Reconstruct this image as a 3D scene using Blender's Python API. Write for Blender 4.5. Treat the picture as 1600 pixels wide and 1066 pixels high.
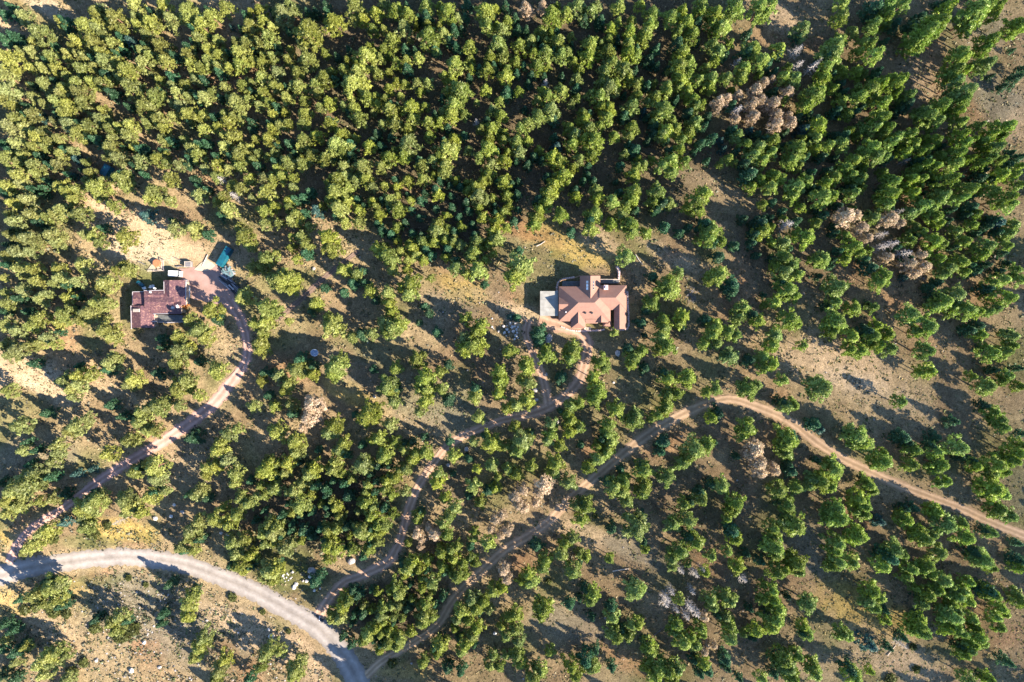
import bpy, math, random
import numpy as np
from mathutils import Vector
R = math.radians
scene = bpy.context.scene
COL = scene.collection
for o in list(bpy.data.objects):
    bpy.data.objects.remove(o)

# ------------------------------------------------------------------ camera, sky, sun, exposure
D = 200.0                      # flight height of the camera in metres
M = 0.1875                     # metres on the ground per pixel of the 1600 px photograph
cam_d = bpy.data.cameras.new('camera')
cam = bpy.data.objects.new('camera', cam_d)
COL.objects.link(cam)
cam.location = (0, 0, D)
cam.rotation_euler = (0, 0, 0)
cam_d.sensor_width = 36
cam_d.lens = 36 * D / (1600 * M)
cam_d.clip_start = 1
cam_d.clip_end = 6000
scene.camera = cam

SUN_ELEV, SUN_ANG = R(30), R(-29)       # the sun stands low, right and a little down in the picture
world = bpy.data.worlds.new('World')
scene.world = world
world.use_nodes = True
wn = world.node_tree.nodes
sky = wn.new('ShaderNodeTexSky')
sky.sky_type = 'NISHITA'
sky.sun_disc = False
sky.sun_elevation = SUN_ELEV
sky.sun_rotation = R(119)
sky.altitude = 2400
sky.air_density = 1.0
sky.dust_density = 0.2
sky.ozone_density = 3.0
bg = wn['Background']
bg.inputs['Strength'].default_value = 0.13
world.node_tree.links.new(sky.outputs[0], bg.inputs['Color'])

sun_d = bpy.data.lights.new('sun', 'SUN')
sun_d.energy = 5.0
sun_d.angle = R(0.5)
sun_d.color = (1.0, 0.89, 0.72)
sun = bpy.data.objects.new('sun', sun_d)
COL.objects.link(sun)
sdir = Vector((math.cos(SUN_ELEV) * math.cos(SUN_ANG), math.cos(SUN_ELEV) * math.sin(SUN_ANG), math.sin(SUN_ELEV)))
sun.rotation_euler = sdir.to_track_quat('Z', 'Y').to_euler()
sun.location = sdir * 300

vs = scene.view_settings
vs.view_transform = 'Standard'
vs.look = 'None'
vs.exposure = 1.84
vs.gamma = 1
vs.use_curve_mapping = False

# ------------------------------------------------------------------ helpers
rnd = random.Random(7)
rng = np.random.default_rng(11)

_lat = np.random.default_rng(3).random((256, 256))
def vnoise(x, y, s, off=0):
    x = np.asarray(x, float) / s + 40.3 + off * 7.7
    y = np.asarray(y, float) / s + 61.1 + off * 3.1
    xi = np.floor(x).astype(int); yi = np.floor(y).astype(int)
    fx = x - xi; fy = y - yi
    fx = fx * fx * (3 - 2 * fx); fy = fy * fy * (3 - 2 * fy)
    g = lambda a, b: _lat[a % 256, b % 256]
    return ((g(xi, yi) * (1 - fx) + g(xi + 1, yi) * fx) * (1 - fy) + (g(xi, yi + 1) * (1 - fx) + g(xi + 1, yi + 1) * fx) * fy) * 2 - 1

def w0(px, py):
    return (px - 800) * M, (533 - py) * M

FLAT = [(w0(925, 475), 17, 26), (w0(285, 450), 20, 30), (w0(350, 425), 12, 20)]
def hsm(x, y):
    """smooth height of the ground"""
    x = np.asarray(x, float); y = np.asarray(y, float)
    h = 1.6 * vnoise(x, y, 60, 1) + 0.7 * vnoise(x, y, 26, 2)
    for (cx, cy), r0, r1 in FLAT:
        d = np.hypot(x - cx, y - cy)
        t = np.clip((d - r0) / (r1 - r0), 0, 1)
        h = h * t * t * (3 - 2 * t)
    return h
def H(x, y):
    return float(hsm(x, y))

def P(px, py, h=0.0):
    """world point at height h above the ground that the camera sees at photo pixel px, py"""
    x, y = w0(px, py)
    z = h
    for _ in range(4):
        k = (D - z) / D
        z = H(x * k, y * k) + h
    k = (D - z) / D
    return Vector((x * k, y * k, z))

def link(name, me, mats=None, parent=None):
    o = bpy.data.objects.new(name, me)
    COL.objects.link(o)
    if mats is not None:
        for m in (mats if isinstance(mats, (list, tuple)) else [mats]):
            me.materials.append(m)
    if parent is not None:
        o.parent = parent
    return o

def tag(o, label=None, cat=None, group=None, kind=None):
    if label: o['label'] = label
    if cat: o['category'] = cat
    if group: o['group'] = group
    if kind: o['kind'] = kind
    return o

def empty(name, loc, rz=0.0):
    o = bpy.data.objects.new(name, None)
    o.empty_display_size = 0.5
    COL.objects.link(o)
    o.location = loc
    o.rotation_euler = (0, 0, rz)
    return o

def np_mesh(name, V, F, smooth=False):
    """V (n,3); F (m,k) faces all with k corners"""
    V = np.asarray(V, np.float32); F = np.asarray(F, np.int32)
    me = bpy.data.meshes.new(name)
    k = F.shape[1]
    me.vertices.add(len(V)); me.vertices.foreach_set('co', V.ravel())
    me.loops.add(F.size); me.loops.foreach_set('vertex_index', F.ravel())
    me.polygons.add(len(F))
    me.polygons.foreach_set('loop_start', np.arange(0, F.size, k, dtype=np.int32))
    me.polygons.foreach_set('loop_total', np.full(len(F), k, np.int32))
    if smooth:
        me.polygons.foreach_set('use_smooth', np.ones(len(F), bool))
    me.update(calc_edges=True)
    return me

def set_col(me, name, C):
    a = me.color_attributes.new(name, 'FLOAT_COLOR', 'POINT')
    C = np.asarray(C, np.float32)
    if C.shape[1] == 3:
        C = np.hstack([C, np.ones((len(C), 1), np.float32)])
    a.data.foreach_set('color', C.ravel())

class MB:
    """collects boxes, tubes and polygons into one mesh"""
    def __init__(s):
        s.v = []; s.f = []; s.m = []
    def poly(s, pts, mi=0):
        n = len(s.v); s.v += [tuple(p) for p in pts]; s.f.append(tuple(range(n, n + len(pts)))); s.m.append(mi)
    def box(s, c, size, rz=0.0, mi=0, taper=1.0):
        n = len(s.v); ca, sa = math.cos(rz), math.sin(rz)
        for dz in (-.5, .5):
            k = taper if dz > 0 else 1.0
            for dx, dy in ((-.5, -.5), (.5, -.5), (.5, .5), (-.5, .5)):
                x, y = dx * size[0] * k, dy * size[1] * k
                s.v.append((c[0] + x * ca - y * sa, c[1] + x * sa + y * ca, c[2] + dz * size[2]))
        for f in ((0, 3, 2, 1), (4, 5, 6, 7), (0, 1, 5, 4), (1, 2, 6, 5), (2, 3, 7, 6), (3, 0, 4, 7)):
            s.f.append(tuple(n + i for i in f)); s.m.append(mi)
    def prism(s, pts, z0, z1, mi=0):
        n = len(s.v); k = len(pts)
        s.v += [(p[0], p[1], z0) for p in pts] + [(p[0], p[1], z1) for p in pts]
        s.f.append(tuple(n + i for i in reversed(range(k)))); s.m.append(mi)
        s.f.append(tuple(n + k + i for i in range(k))); s.m.append(mi)
        for i in range(k):
            j = (i + 1) % k
            s.f.append((n + i, n + j, n + k + j, n + k + i)); s.m.append(mi)
    def tube(s, a, b, r0, r1, seg=6, mi=0, cap=True):
        a = Vector(a); b = Vector(b); d = (b - a)
        if d.length < 1e-6: return
        q = d.to_track_quat('Z', 'Y'); n = len(s.v)
        for p, r in ((a, r0), (b, r1)):
            for i in range(seg):
                t = 2 * math.pi * i / seg
                s.v.append(tuple(p + q @ Vector((r * math.cos(t), r * math.sin(t), 0))))
        for i in range(seg):
            j = (i + 1) % seg
            s.f.append((n + i, n + j, n + seg + j, n + seg + i)); s.m.append(mi)
        if cap:
            s.f.append(tuple(n + i for i in reversed(range(seg)))); s.m.append(mi)
            s.f.append(tuple(n + seg + i for i in range(seg))); s.m.append(mi)
    def build(s, name, mats, parent=None, smooth=False):
        me = bpy.data.meshes.new(name)
        me.from_pydata(s.v, [], s.f)
        mats = mats if isinstance(mats, (list, tuple)) else [mats]
        for m in mats: me.materials.append(m)
        me.polygons.foreach_set('material_index', s.m)
        if smooth: me.polygons.foreach_set('use_smooth', [True] * len(s.f))
        me.update()
        return link(name, me, None, parent)

# ------------------------------------------------------------------ materials
def new_mat(name):
    m = bpy.data.materials.new(name); m.use_nodes = True
    nt = m.node_tree
    for n in list(nt.nodes): nt.nodes.remove(n)
    out = nt.nodes.new('ShaderNodeOutputMaterial')
    return m, nt, out

def N(nt, t, **kw):
    n = nt.nodes.new(t)
    for k, v in kw.items():
        if k in n.inputs.keys(): n.inputs[k].default_value = v
        else: setattr(n, k, v)
    return n

def surf(name, col, rough=0.8, var=0.25, scale=1.0, bump=0.0, bscale=8.0, metallic=0.0, col2=None, spec=0.3, coords='Object'):
    """principled with noise-mottled colour"""
    m, nt, out = new_mat(name)
    L = nt.links
    tc = N(nt, 'ShaderNodeTexCoord'); no = N(nt, 'ShaderNodeTexNoise')
    no.inputs['Scale'].default_value = scale; no.inputs['Detail'].default_value = 6
    L.new(tc.outputs[coords], no.inputs['Vector'])
    rp = N(nt, 'ShaderNodeValToRGB')
    c2 = col2 or tuple(c * (1 - var) for c in col)
    c1 = tuple(min(1, c * (1 + var)) for c in col) if not col2 else col
    rp.color_ramp.elements[0].position = 0.32; rp.color_ramp.elements[0].color = (*c2, 1)
    rp.color_ramp.elements[1].position = 0.68; rp.color_ramp.elements[1].color = (*c1, 1)
    L.new(no.outputs['Fac'], rp.inputs['Fac'])
    b = N(nt, 'ShaderNodeBsdfPrincipled')
    b.inputs['Roughness'].default_value = rough; b.inputs['Metallic'].default_value = metallic
    b.inputs['Specular IOR Level'].default_value = spec
    L.new(rp.outputs['Color'], b.inputs['Base Color'])
    if bump:
        n2 = N(nt, 'ShaderNodeTexNoise'); n2.inputs['Scale'].default_value = bscale; n2.inputs['Detail'].default_value = 5
        L.new(tc.outputs[coords], n2.inputs['Vector'])
        bp = N(nt, 'ShaderNodeBump'); bp.inputs['Strength'].default_value = 1; bp.inputs['Distance'].default_value = bump
        L.new(n2.outputs['Fac'], bp.inputs['Height']); L.new(bp.outputs['Normal'], b.inputs['Normal'])
    L.new(b.outputs[0], out.inputs['Surface'])
    return m

def foliage(name, use_object, transl=0.38):
    """needles: the tree's own tint (object colour or tint attribute) times the clump's shade"""
    m, nt, out = new_mat(name); L = nt.links
    at = N(nt, 'ShaderNodeAttribute', attribute_name='shade')
    mx = N(nt, 'ShaderNodeMixRGB', blend_type='MULTIPLY'); mx.inputs['Fac'].default_value = 1
    if use_object:
        oi = N(nt, 'ShaderNodeObjectInfo'); L.new(oi.outputs['Color'], mx.inputs['Color1'])
    else:
        a2 = N(nt, 'ShaderNodeAttribute', attribute_name='tint'); L.new(a2.outputs['Color'], mx.inputs['Color1'])
    L.new(at.outputs['Color'], mx.inputs['Color2'])
    d = N(nt, 'ShaderNodeBsdfDiffuse'); t = N(nt, 'ShaderNodeBsdfTranslucent')
    gt = N(nt, 'ShaderNodeMixRGB', blend_type='MULTIPLY'); gt.inputs['Fac'].default_value = 1; gt.inputs['Color2'].default_value = (.93, 1.16, .86, 1)   # light coming through needles is greener
    L.new(mx.outputs[0], gt.inputs['Color1'])
    L.new(mx.outputs[0], d.inputs['Color']); L.new(gt.outputs[0], t.inputs['Color'])
    ms = N(nt, 'ShaderNodeMixShader'); ms.inputs['Fac'].default_value = transl
    L.new(d.outputs[0], ms.inputs[1]); L.new(t.outputs[0], ms.inputs[2])
    g = N(nt, 'ShaderNodeBsdfGlossy'); g.inputs['Roughness'].default_value = 0.55; g.inputs['Color'].default_value = (.9, .95, .8, 1)
    m2 = N(nt, 'ShaderNodeMixShader'); m2.inputs['Fac'].default_value = 0.028     # waxy sheen of the needles
    L.new(ms.outputs[0], m2.inputs[1]); L.new(g.outputs[0], m2.inputs[2])
    L.new(m2.outputs[0], out.inputs['Surface'])
    return m

M_LEAF = foliage('needles', True)
M_LEAFA = foliage('needles_forest', False)
M_BARK = surf('bark', (0.20, 0.115, 0.075), 0.9, 0.35, 3.0, 0.03, 12)
M_DEADBARK = surf('dead_bark', (0.36, 0.315, 0.28), 0.9, 0.25, 3.0, 0.02, 12)
M_ROCK = surf('granite', (0.33, 0.30, 0.285), 0.85, 0.3, 1.6, 0.06, 5)
M_WHITEROCK = surf('pale_granite', (0.50, 0.47, 0.45), 0.85, 0.2, 2.5, 0.05, 5)
M_LOG = surf('weathered_log', (0.45, 0.41, 0.38), 0.9, 0.25, 4, 0.02, 10)
# ------------------------------------------------------------------ roads (photo pixels, width in px)
def spline(pts, step=6.0):
    """Catmull-Rom through (x, y, w)"""
    out = []
    P_ = [pts[0]] + list(pts) + [pts[-1]]
    for i in range(1, len(P_) - 2):
        a, b, c, d = [np.array(q, float) for q in P_[i - 1:i + 3]]
        n = max(2, int(np.hypot(*(c - b)[:2]) / step))
        for k in range(n):
            t = k / n
            out.append(0.5 * ((2 * b) + (-a + c) * t + (2 * a - 5 * b + 4 * c - d) * t * t + (-a + 3 * b - 3 * c + d) * t ** 3))
    out.append(np.array(pts[-1], float))
    return np.array(out)

ROADS = {
 'gravel_road': [(-420, 1010, 28), (-200, 950, 28), (-60, 915, 29), (0, 900, 30), (50, 886, 28), (100, 879, 27), (150, 873, 26), (200, 870, 26), (250, 875, 27), (300, 885, 27), (350, 904, 28), (400, 925, 29), (450, 953, 30), (497, 981, 31), (530, 1015, 33), (551, 1048, 35), (566, 1085, 36), (580, 1150, 36), (600, 1300, 36), (600, 1500, 36)],
 'left_driveway': [(352, 462, 24), (366, 482, 18), (378, 503, 15), (385, 530, 14), (386, 558, 14), (376, 578, 15), (362, 596, 17), (337, 628, 18), (300, 658, 18), (250, 693, 17), (200, 723, 14), (150, 755, 13), (100, 793, 12), (68, 813, 12), (45, 830, 12), (28, 850, 13), (14, 880, 15)],
 'middle_driveway': [(842, 500, 22), (868, 508, 20), (895, 514, 18), (912, 524, 17), (918, 540, 16), (915, 562, 16), (907, 590, 16), (890, 613, 15), (865, 632, 15), (835, 645, 14), (800, 653, 13), (775, 660, 12), (745, 672, 12), (715, 686, 12), (694, 702, 12), (679, 722, 12), (663, 744, 13), (651, 765, 13), (641, 790, 13), (634, 812, 13), (628, 835, 13), (620, 856, 14), (607, 877, 15), (585, 890, 15), (560, 901, 14), (538, 910, 14), (520, 928, 14), (508, 945, 15), (494, 968, 18)],
 'side_track': [(826, 500, 13), (822, 522, 11), (830, 546, 10), (842, 572, 11), (850, 598, 12), (857, 634, 14)],
 'forest_track': [(570, 1058, 14), (592, 1037, 14), (615, 1022, 13), (640, 1008, 13), (682, 978, 14), (705, 942, 15), (725, 918, 15), (748, 897, 16), (790, 858, 17), (825, 838, 17), (862, 811, 17), (887, 783, 17), (925, 750, 17), (975, 708, 18), (1012, 680, 18), (1050, 656, 18), (1087, 638, 18), (1118, 627, 17), (1145, 624, 16), (1175, 633, 17), (1205, 644, 17), (1240, 662, 17), (1275, 690, 17), (1312, 714, 17), (1350, 733, 17), (1400, 756, 16), (1450, 775, 16), (1500, 794, 16), (1550, 817, 16), (1610, 841, 16), (1700, 880, 16), (1900, 960, 16)],
 'faint_track': [(425, 505, 8), (450, 485, 10), (472, 466, 10), (500, 440, 9), (530, 415, 8), (560, 392, 7)],
}
for k_ in ROADS:
    g_ = 1.06 if k_ == 'gravel_road' else 1.0 if k_ in ('faint_track', 'forest_track') else 1.18
    ROADS[k_] = [(a, b, c * g_) for a, b, c in ROADS[k_]]
PATHS = {k: spline(v) for k, v in ROADS.items()}

def road_dist(x, y):
    """distance in metres beyond the edge of the nearest road"""
    best = np.full(np.shape(x), 1e9)
    for k, p in PATHS.items():
        q = p[::2]
        for a in q:
            ax, ay = w0(a[0], a[1])
            best = np.minimum(best, np.hypot(x - ax, y - ay) - a[2] * M / 2)
    return best

# ------------------------------------------------------------------ ground
def axis(lo, hi, far, step):
    core = np.arange(lo, hi + step / 2, step)
    out = [];  s = step; p = hi
    while p < far:
        s *= 1.35; p += s; out.append(p)
    out = np.array(out)
    return np.concatenate([lo - (out[::-1] - hi), core, out])
GX = axis(-165, 165, 2200, 0.9); GY = axis(-112, 112, 2200, 0.9)
X, Y = np.meshgrid(GX, GY)
RD = road_dist(X, Y)
near = np.clip((RD - 0.3) / 2.0, 0, 1)
for (cx, cy), r0, r1 in FLAT:
    near = near * np.clip((np.hypot(X - cx, Y - cy) - (r0 - 5)) / 6, 0, 1)
fine = 0.16 * vnoise(X, Y, 3.1, 3) + 0.10 * vnoise(X, Y, 1.5, 4)
core = (np.abs(X) < 175) & (np.abs(Y) < 125)
Z = hsm(X, Y) + fine * near * core
Vg = np.stack([X, Y, Z], -1).reshape(-1, 3)
nx, ny = len(GX), len(GY)
idx = np.arange(nx * ny).reshape(ny, nx)
Fg = np.stack([idx[:-1, :-1], idx[:-1, 1:], idx[1:, 1:], idx[1:, :-1]], -1).reshape(-1, 4)
g_me = np_mesh('ground', Vg, Fg, True)

TAN = np.array((0.325, 0.245, 0.14)); LITTER = np.array((0.17, 0.11, 0.065)); SAND = np.array((0.44, 0.325, 0.205))
RUST = np.array((0.36, 0.19, 0.10)); STRAW = np.array((0.42, 0.305, 0.105)); GRASS = np.array((0.11, 0.13, 0.04)); GREY = np.array((0.235, 0.205, 0.145))
PALE = np.array((0.46, 0.365, 0.25))
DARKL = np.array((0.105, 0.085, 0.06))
def mixc(C, c, w):
    return C * (1 - w[..., None]) + c * w[..., None]
big = 0.5 + 0.5 * vnoise(X, Y, 14, 5); med = 0.5 + 0.5 * vnoise(X, Y, 5, 6); sm = 0.5 + 0.5 * vnoise(X, Y, 2.1, 7)
C = mixc(np.broadcast_to(TAN, X.shape + (3,)), LITTER, np.clip(big * 0.7 + med * 0.6 - 0.45, 0, 0.8))
C = mixc(C, RUST, np.clip((0.5 + 0.5 * vnoise(X, Y, 11, 8)) * 1.5 - 0.95, 0, 0.6))
C = mixc(C, GRASS, np.clip((0.5 + 0.5 * vnoise(X, Y, 9, 9)) * 1.7 - 0.9, 0, 0.6))
PATCH = [ # px, py, rx, ry, angle, colour, weight
 (215, 365, 105, 42, 22, SAND, 1), (230, 395, 60, 26, 10, PALE, .7), (160, 330, 60, 20, 25, SAND, .8), (345, 400, 45, 25, 0, SAND, .6), (245, 408, 38, 14, 0, PALE, .8),
 (55, 588, 60, 28, 15, PALE, 1), (20, 575, 60, 30, 0, SAND, 1), (100, 610, 60, 22, 20, SAND, .8),
 (70, 12, 50, 14, 25, PALE, .8), (20, 42, 45, 14, 15, SAND, .8), (130, 270, 60, 18, 25, SAND, .6), (400, 5, 40, 10, 30, SAND, .6), (455, 30, 30, 12, 30, RUST, .6),
 (1320, 590, 150, 62, 22, TAN, 1), (1310, 580, 110, 34, 22, STRAW, .35), (1310, 575, 125, 42, 20, SAND, .9), (1370, 620, 100, 26, 25, PALE, .5), (1400, 665, 110, 45, 22, TAN, .7),
 (1350, 955, 90, 42, 30, STRAW, .85), (1320, 905, 55, 30, 20, GRASS, .35), (1400, 1030, 130, 40, 25, SAND, .6), (1260, 860, 70, 40, 20, GREY, .7),
 (1280, 1040, 60, 30, 20, SAND, .6), (1220, 30, 50, 26, 35, SAND, .9), (1265, 70, 20, 16, 0, RUST, .6), (1450, 125, 55, 34, 20, SAND, .7), (1540, 40, 60, 40, 10, GREY, .7),
 (1560, 160, 60, 45, 10, GREY, .8), (1530, 70, 40, 18, 20, SAND, .6), (1590, 200, 30, 30, 0, SAND, .6),
 (890, 385, 85, 24, 22, STRAW, .9), (930, 375, 40, 22, 20, SAND, .7), (850, 370, 50, 14, 25, RUST, .3), (1040, 395, 60, 16, 32, SAND, .6), (1050, 400, 18, 12, 0, RUST, .5),
 (1110, 290, 90, 18, 25, SAND, .8), (1090, 420, 60, 16, 25, SAND, .6), (1130, 330, 70, 40, 20, TAN, .7),
 (860, 440, 50, 60, 0, GRASS, .45), (725, 455, 55, 20, 22, STRAW, .8), (770, 470, 40, 16, 20, SAND, .4), (700, 480, 60, 40, 0, GREY, .4),
 (815, 495, 45, 22, 20, SAND, 1), (835, 505, 32, 16, 10, PALE, .6), (950, 545, 40, 16, 0, TAN, .6),
 (560, 620, 60, 20, 25, STRAW, .85), (600, 640, 40, 12, 20, SAND, .5), (650, 610, 150, 50, 20, GREY, .45), (620, 560, 90, 30, 20, GRASS, .35), (700, 660, 70, 30, 10, GREY, .5),
 (920, 835, 70, 20, 22, SAND, .75), (990, 860, 60, 24, 20, GREY, .7), (1040, 940, 60, 20, 28, SAND, .4), (900, 980, 80, 30, 20, GREY, .6), (980, 1030, 60, 20, 28, RUST, .5),
 (205, 830, 65, 22, 8, STRAW, 1), (225, 838, 45, 12, 8, GRASS, .3), (150, 845, 70, 12, 0, GRASS, .45), (25, 845, 40, 14, 30, STRAW, .8), (90, 800, 40, 20, 0, GRASS, .3),
 (440, 860, 70, 55, 0, GRASS, .75), (470, 900, 60, 30, 0, GRASS, .6), (60, 720, 80, 40, 0, GREY, .6), (310, 720, 70, 60, 0, GREY, .4),
 (110, 1000, 130, 60, 25, TAN, .9), (250, 960, 140, 70, 25, GREY, .75), (85, 985, 90, 22, 30, SAND, .6), (400, 985, 90, 26, 30, SAND, .85), (480, 1030, 60, 26, 50, SAND, .8), (200, 1040, 140, 40, 15, TAN, .5),
 (0, 945, 60, 26, 0, STRAW, .6), (150, 905, 60, 10, -5, GRASS, .5), (310, 920, 90, 14, 18, TAN, .6), (120, 915, 50, 14, 20, STRAW, .4),
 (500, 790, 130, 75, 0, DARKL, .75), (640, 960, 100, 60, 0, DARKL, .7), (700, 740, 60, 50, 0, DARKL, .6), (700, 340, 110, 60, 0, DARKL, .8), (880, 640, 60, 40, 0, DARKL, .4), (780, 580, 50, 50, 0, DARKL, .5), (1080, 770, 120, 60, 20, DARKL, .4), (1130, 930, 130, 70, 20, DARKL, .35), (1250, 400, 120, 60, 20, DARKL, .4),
 (625, 1045, 60, 14, 10, STRAW, .6), (610, 1030, 40, 12, -20, GRASS, .6), (1260, 670, 60, 24, 30, RUST, .35), (215, 480, 26, 50, 0, GRASS, .55), (235, 430, 50, 20, 0, GRASS, .6),
 (1570, 770, 60, 40, 0, GREY, .4), (1560, 480, 60, 60, 0, TAN, .4), (700, 90, 50, 14, 30, RUST, .7), (590, 120, 60, 12, 30, SAND, .6), (180, 200, 60, 14, 30, SAND, .5), (490, 170, 50, 12, 35, RUST, .5),
 (640, 290, 40, 14, 10, RUST, .5), (800, 350, 60, 16, 25, RUST, .5), (1050, 215, 40, 14, 30, TAN, .5), (345, 545, 50, 18, 20, SAND, .4), (180, 610, 60, 18, 30, SAND, .5), (1490, 840, 50, 20, 25, RUST, .3),
]
PXg = X / M + 800; PYg = 533 - Y / M
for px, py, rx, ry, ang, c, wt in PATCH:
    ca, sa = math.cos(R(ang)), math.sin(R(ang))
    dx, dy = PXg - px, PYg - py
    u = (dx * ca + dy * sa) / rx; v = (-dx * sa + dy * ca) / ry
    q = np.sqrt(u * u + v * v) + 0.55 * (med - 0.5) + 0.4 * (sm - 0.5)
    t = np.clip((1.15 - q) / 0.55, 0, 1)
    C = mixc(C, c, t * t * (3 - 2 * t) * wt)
# needle litter under the dense stands, darkened to paint deeper shade into it
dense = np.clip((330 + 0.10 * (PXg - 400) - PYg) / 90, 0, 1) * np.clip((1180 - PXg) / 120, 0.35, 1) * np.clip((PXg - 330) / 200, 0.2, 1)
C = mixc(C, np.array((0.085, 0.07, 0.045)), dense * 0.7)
# bare dusty shoulders along the tracks
sh = np.clip(1 - (RD - 0.1 + 1.4 * (sm - 0.5)) / 1.6, 0, 1)
C = mixc(C, TAN * 1.15, sh * 0.6)
C = C * (0.86 + 0.28 * sm)[..., None]
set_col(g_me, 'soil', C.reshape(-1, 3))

def ground_mat():
    m, nt, out = new_mat('soil_and_litter'); L = nt.links
    at = N(nt, 'ShaderNodeAttribute', attribute_name='soil')
    tc = N(nt, 'ShaderNodeTexCoord')
    n1 = N(nt, 'ShaderNodeTexNoise'); n1.inputs['Scale'].default_value = 0.9; n1.inputs['Detail'].default_value = 8; n1.inputs['Roughness'].default_value = 0.75
    L.new(tc.outputs['Object'], n1.inputs['Vector'])
    mr = N(nt, 'ShaderNodeMapRange'); mr.inputs['From Min'].default_value = 0.3; mr.inputs['From Max'].default_value = 0.7
    mr.inputs['To Min'].default_value = 0.62; mr.inputs['To Max'].default_value = 1.34
    L.new(n1.outputs['Fac'], mr.inputs['Value'])
    mx = N(nt, 'ShaderNodeMixRGB', blend_type='MULTIPLY'); mx.inputs['Fac'].default_value = 1
    L.new(at.outputs['Color'], mx.inputs['Color1']); L.new(mr.outputs[0], mx.inputs['Color2'])
    # small dark litter and stones
    vo = N(nt, 'ShaderNodeTexNoise'); vo.inputs['Scale'].default_value = 3.2; vo.inputs['Detail'].default_value = 4
    L.new(tc.outputs['Object'], vo.inputs['Vector'])
    m2 = N(nt, 'ShaderNodeMapRange'); m2.inputs['From Min'].default_value = 0.42; m2.inputs['From Max'].default_value = 0.6
    m2.inputs['To Min'].default_value = 0.7; m2.inputs['To Max'].default_value = 1.12
    L.new(vo.outputs['Fac'], m2.inputs['Value'])
    mx2 = N(nt, 'ShaderNodeMixRGB', blend_type='MULTIPLY'); mx2.inputs['Fac'].default_value = 1
    L.new(mx.outputs[0], mx2.inputs['Color1']); L.new(m2.outputs[0], mx2.inputs['Color2'])
    d = N(nt, 'ShaderNodeBsdfDiffuse'); d.inputs['Roughness'].default_value = 1.0
    L.new(mx2.outputs[0], d.inputs['Color'])
    bp = N(nt, 'ShaderNodeBump'); bp.inputs['Strength'].default_value = 1; bp.inputs['Distance'].default_value = 0.22
    L.new(n1.outputs['Fac'], bp.inputs['Height']); L.new(bp.outputs['Normal'], d.inputs['Normal'])
    L.new(d.outputs[0], out.inputs['Surface'])
    return m
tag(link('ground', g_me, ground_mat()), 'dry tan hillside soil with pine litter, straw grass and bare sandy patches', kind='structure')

# ------------------------------------------------------------------ road ribbons
def road_mat(name, base, track, edge):
    """u across (0..1) drives the wheel tracks, worn into the material"""
    m, nt, out = new_mat(name); L = nt.links
    at = N(nt, 'ShaderNodeAttribute', attribute_name='across')
    tc = N(nt, 'ShaderNodeTexCoord')
    no = N(nt, 'ShaderNodeTexNoise'); no.inputs['Scale'].default_value = 0.8; no.inputs['Detail'].default_value = 8; no.inputs['Roughness'].default_value = 0.7
    L.new(tc.outputs['Object'], no.inputs['Vector'])
    sep = N(nt, 'ShaderNodeSeparateColor'); L.new(at.outputs['Color'], sep.inputs[0])
    ad = N(nt, 'ShaderNodeMath', operation='MULTIPLY_ADD'); ad.inputs[1].default_value = 0.22; L.new(no.outputs['Fac'], ad.inputs[0])
    sb = N(nt, 'ShaderNodeMath', operation='SUBTRACT'); sb.inputs[1].default_value = 0.11
    L.new(sep.outputs[0], sb.inputs[0]); L.new(sb.outputs[0], ad.inputs[2])
    rp = N(nt, 'ShaderNodeValToRGB'); cr = rp.color_ramp
    cr.elements[0].position = 0.0; cr.elements[0].color = (*edge, 1)
    cr.elements[1].position = 1.0; cr.elements[1].color = (*edge, 1)
    for pos, c in ((0.13, base), (0.28, track), (0.42, base), (0.5, tuple(0.55 * a + 0.45 * b for a, b in zip(edge, base))), (0.58, base), (0.72, track), (0.87, base)):
        e = cr.elements.new(pos); e.color = (*c, 1)
    L.new(ad.outputs[0], rp.inputs['Fac'])
    n2 = N(nt, 'ShaderNodeTexNoise'); n2.inputs['Scale'].default_value = 0.35; n2.inputs['Detail'].default_value = 9; n2.inputs['Roughness'].default_value = 0.75
    L.new(tc.outputs['Object'], n2.inputs['Vector'])
    mr = N(nt, 'ShaderNodeMapRange'); mr.inputs['From Min'].default_value = 0.3; mr.inputs['From Max'].default_value = 0.7; mr.inputs['To Min'].default_value = 0.72; mr.inputs['To Max'].default_value = 1.22
    L.new(n2.outputs['Fac'], mr.inputs['Value'])
    mx = N(nt, 'ShaderNodeMixRGB', blend_type='MULTIPLY'); mx.inputs['Fac'].default_value = 1
    L.new(rp.outputs[0], mx.inputs['Color1']); L.new(mr.outputs[0], mx.inputs['Color2'])
    d = N(nt, 'ShaderNodeBsdfDiffuse'); d.inputs['Roughness'].default_value = 1
    L.new(mx.outputs[0], d.inputs['Color'])
    bp = N(nt, 'ShaderNodeBump'); bp.inputs['Strength'].default_value = 0.8; bp.inputs['Distance'].default_value = 0.08
    L.new(no.outputs['Fac'], bp.inputs['Height']); L.new(bp.outputs['Normal'], d.inputs['Normal'])
    L.new(d.outputs[0], out.inputs['Surface'])
    return m

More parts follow.
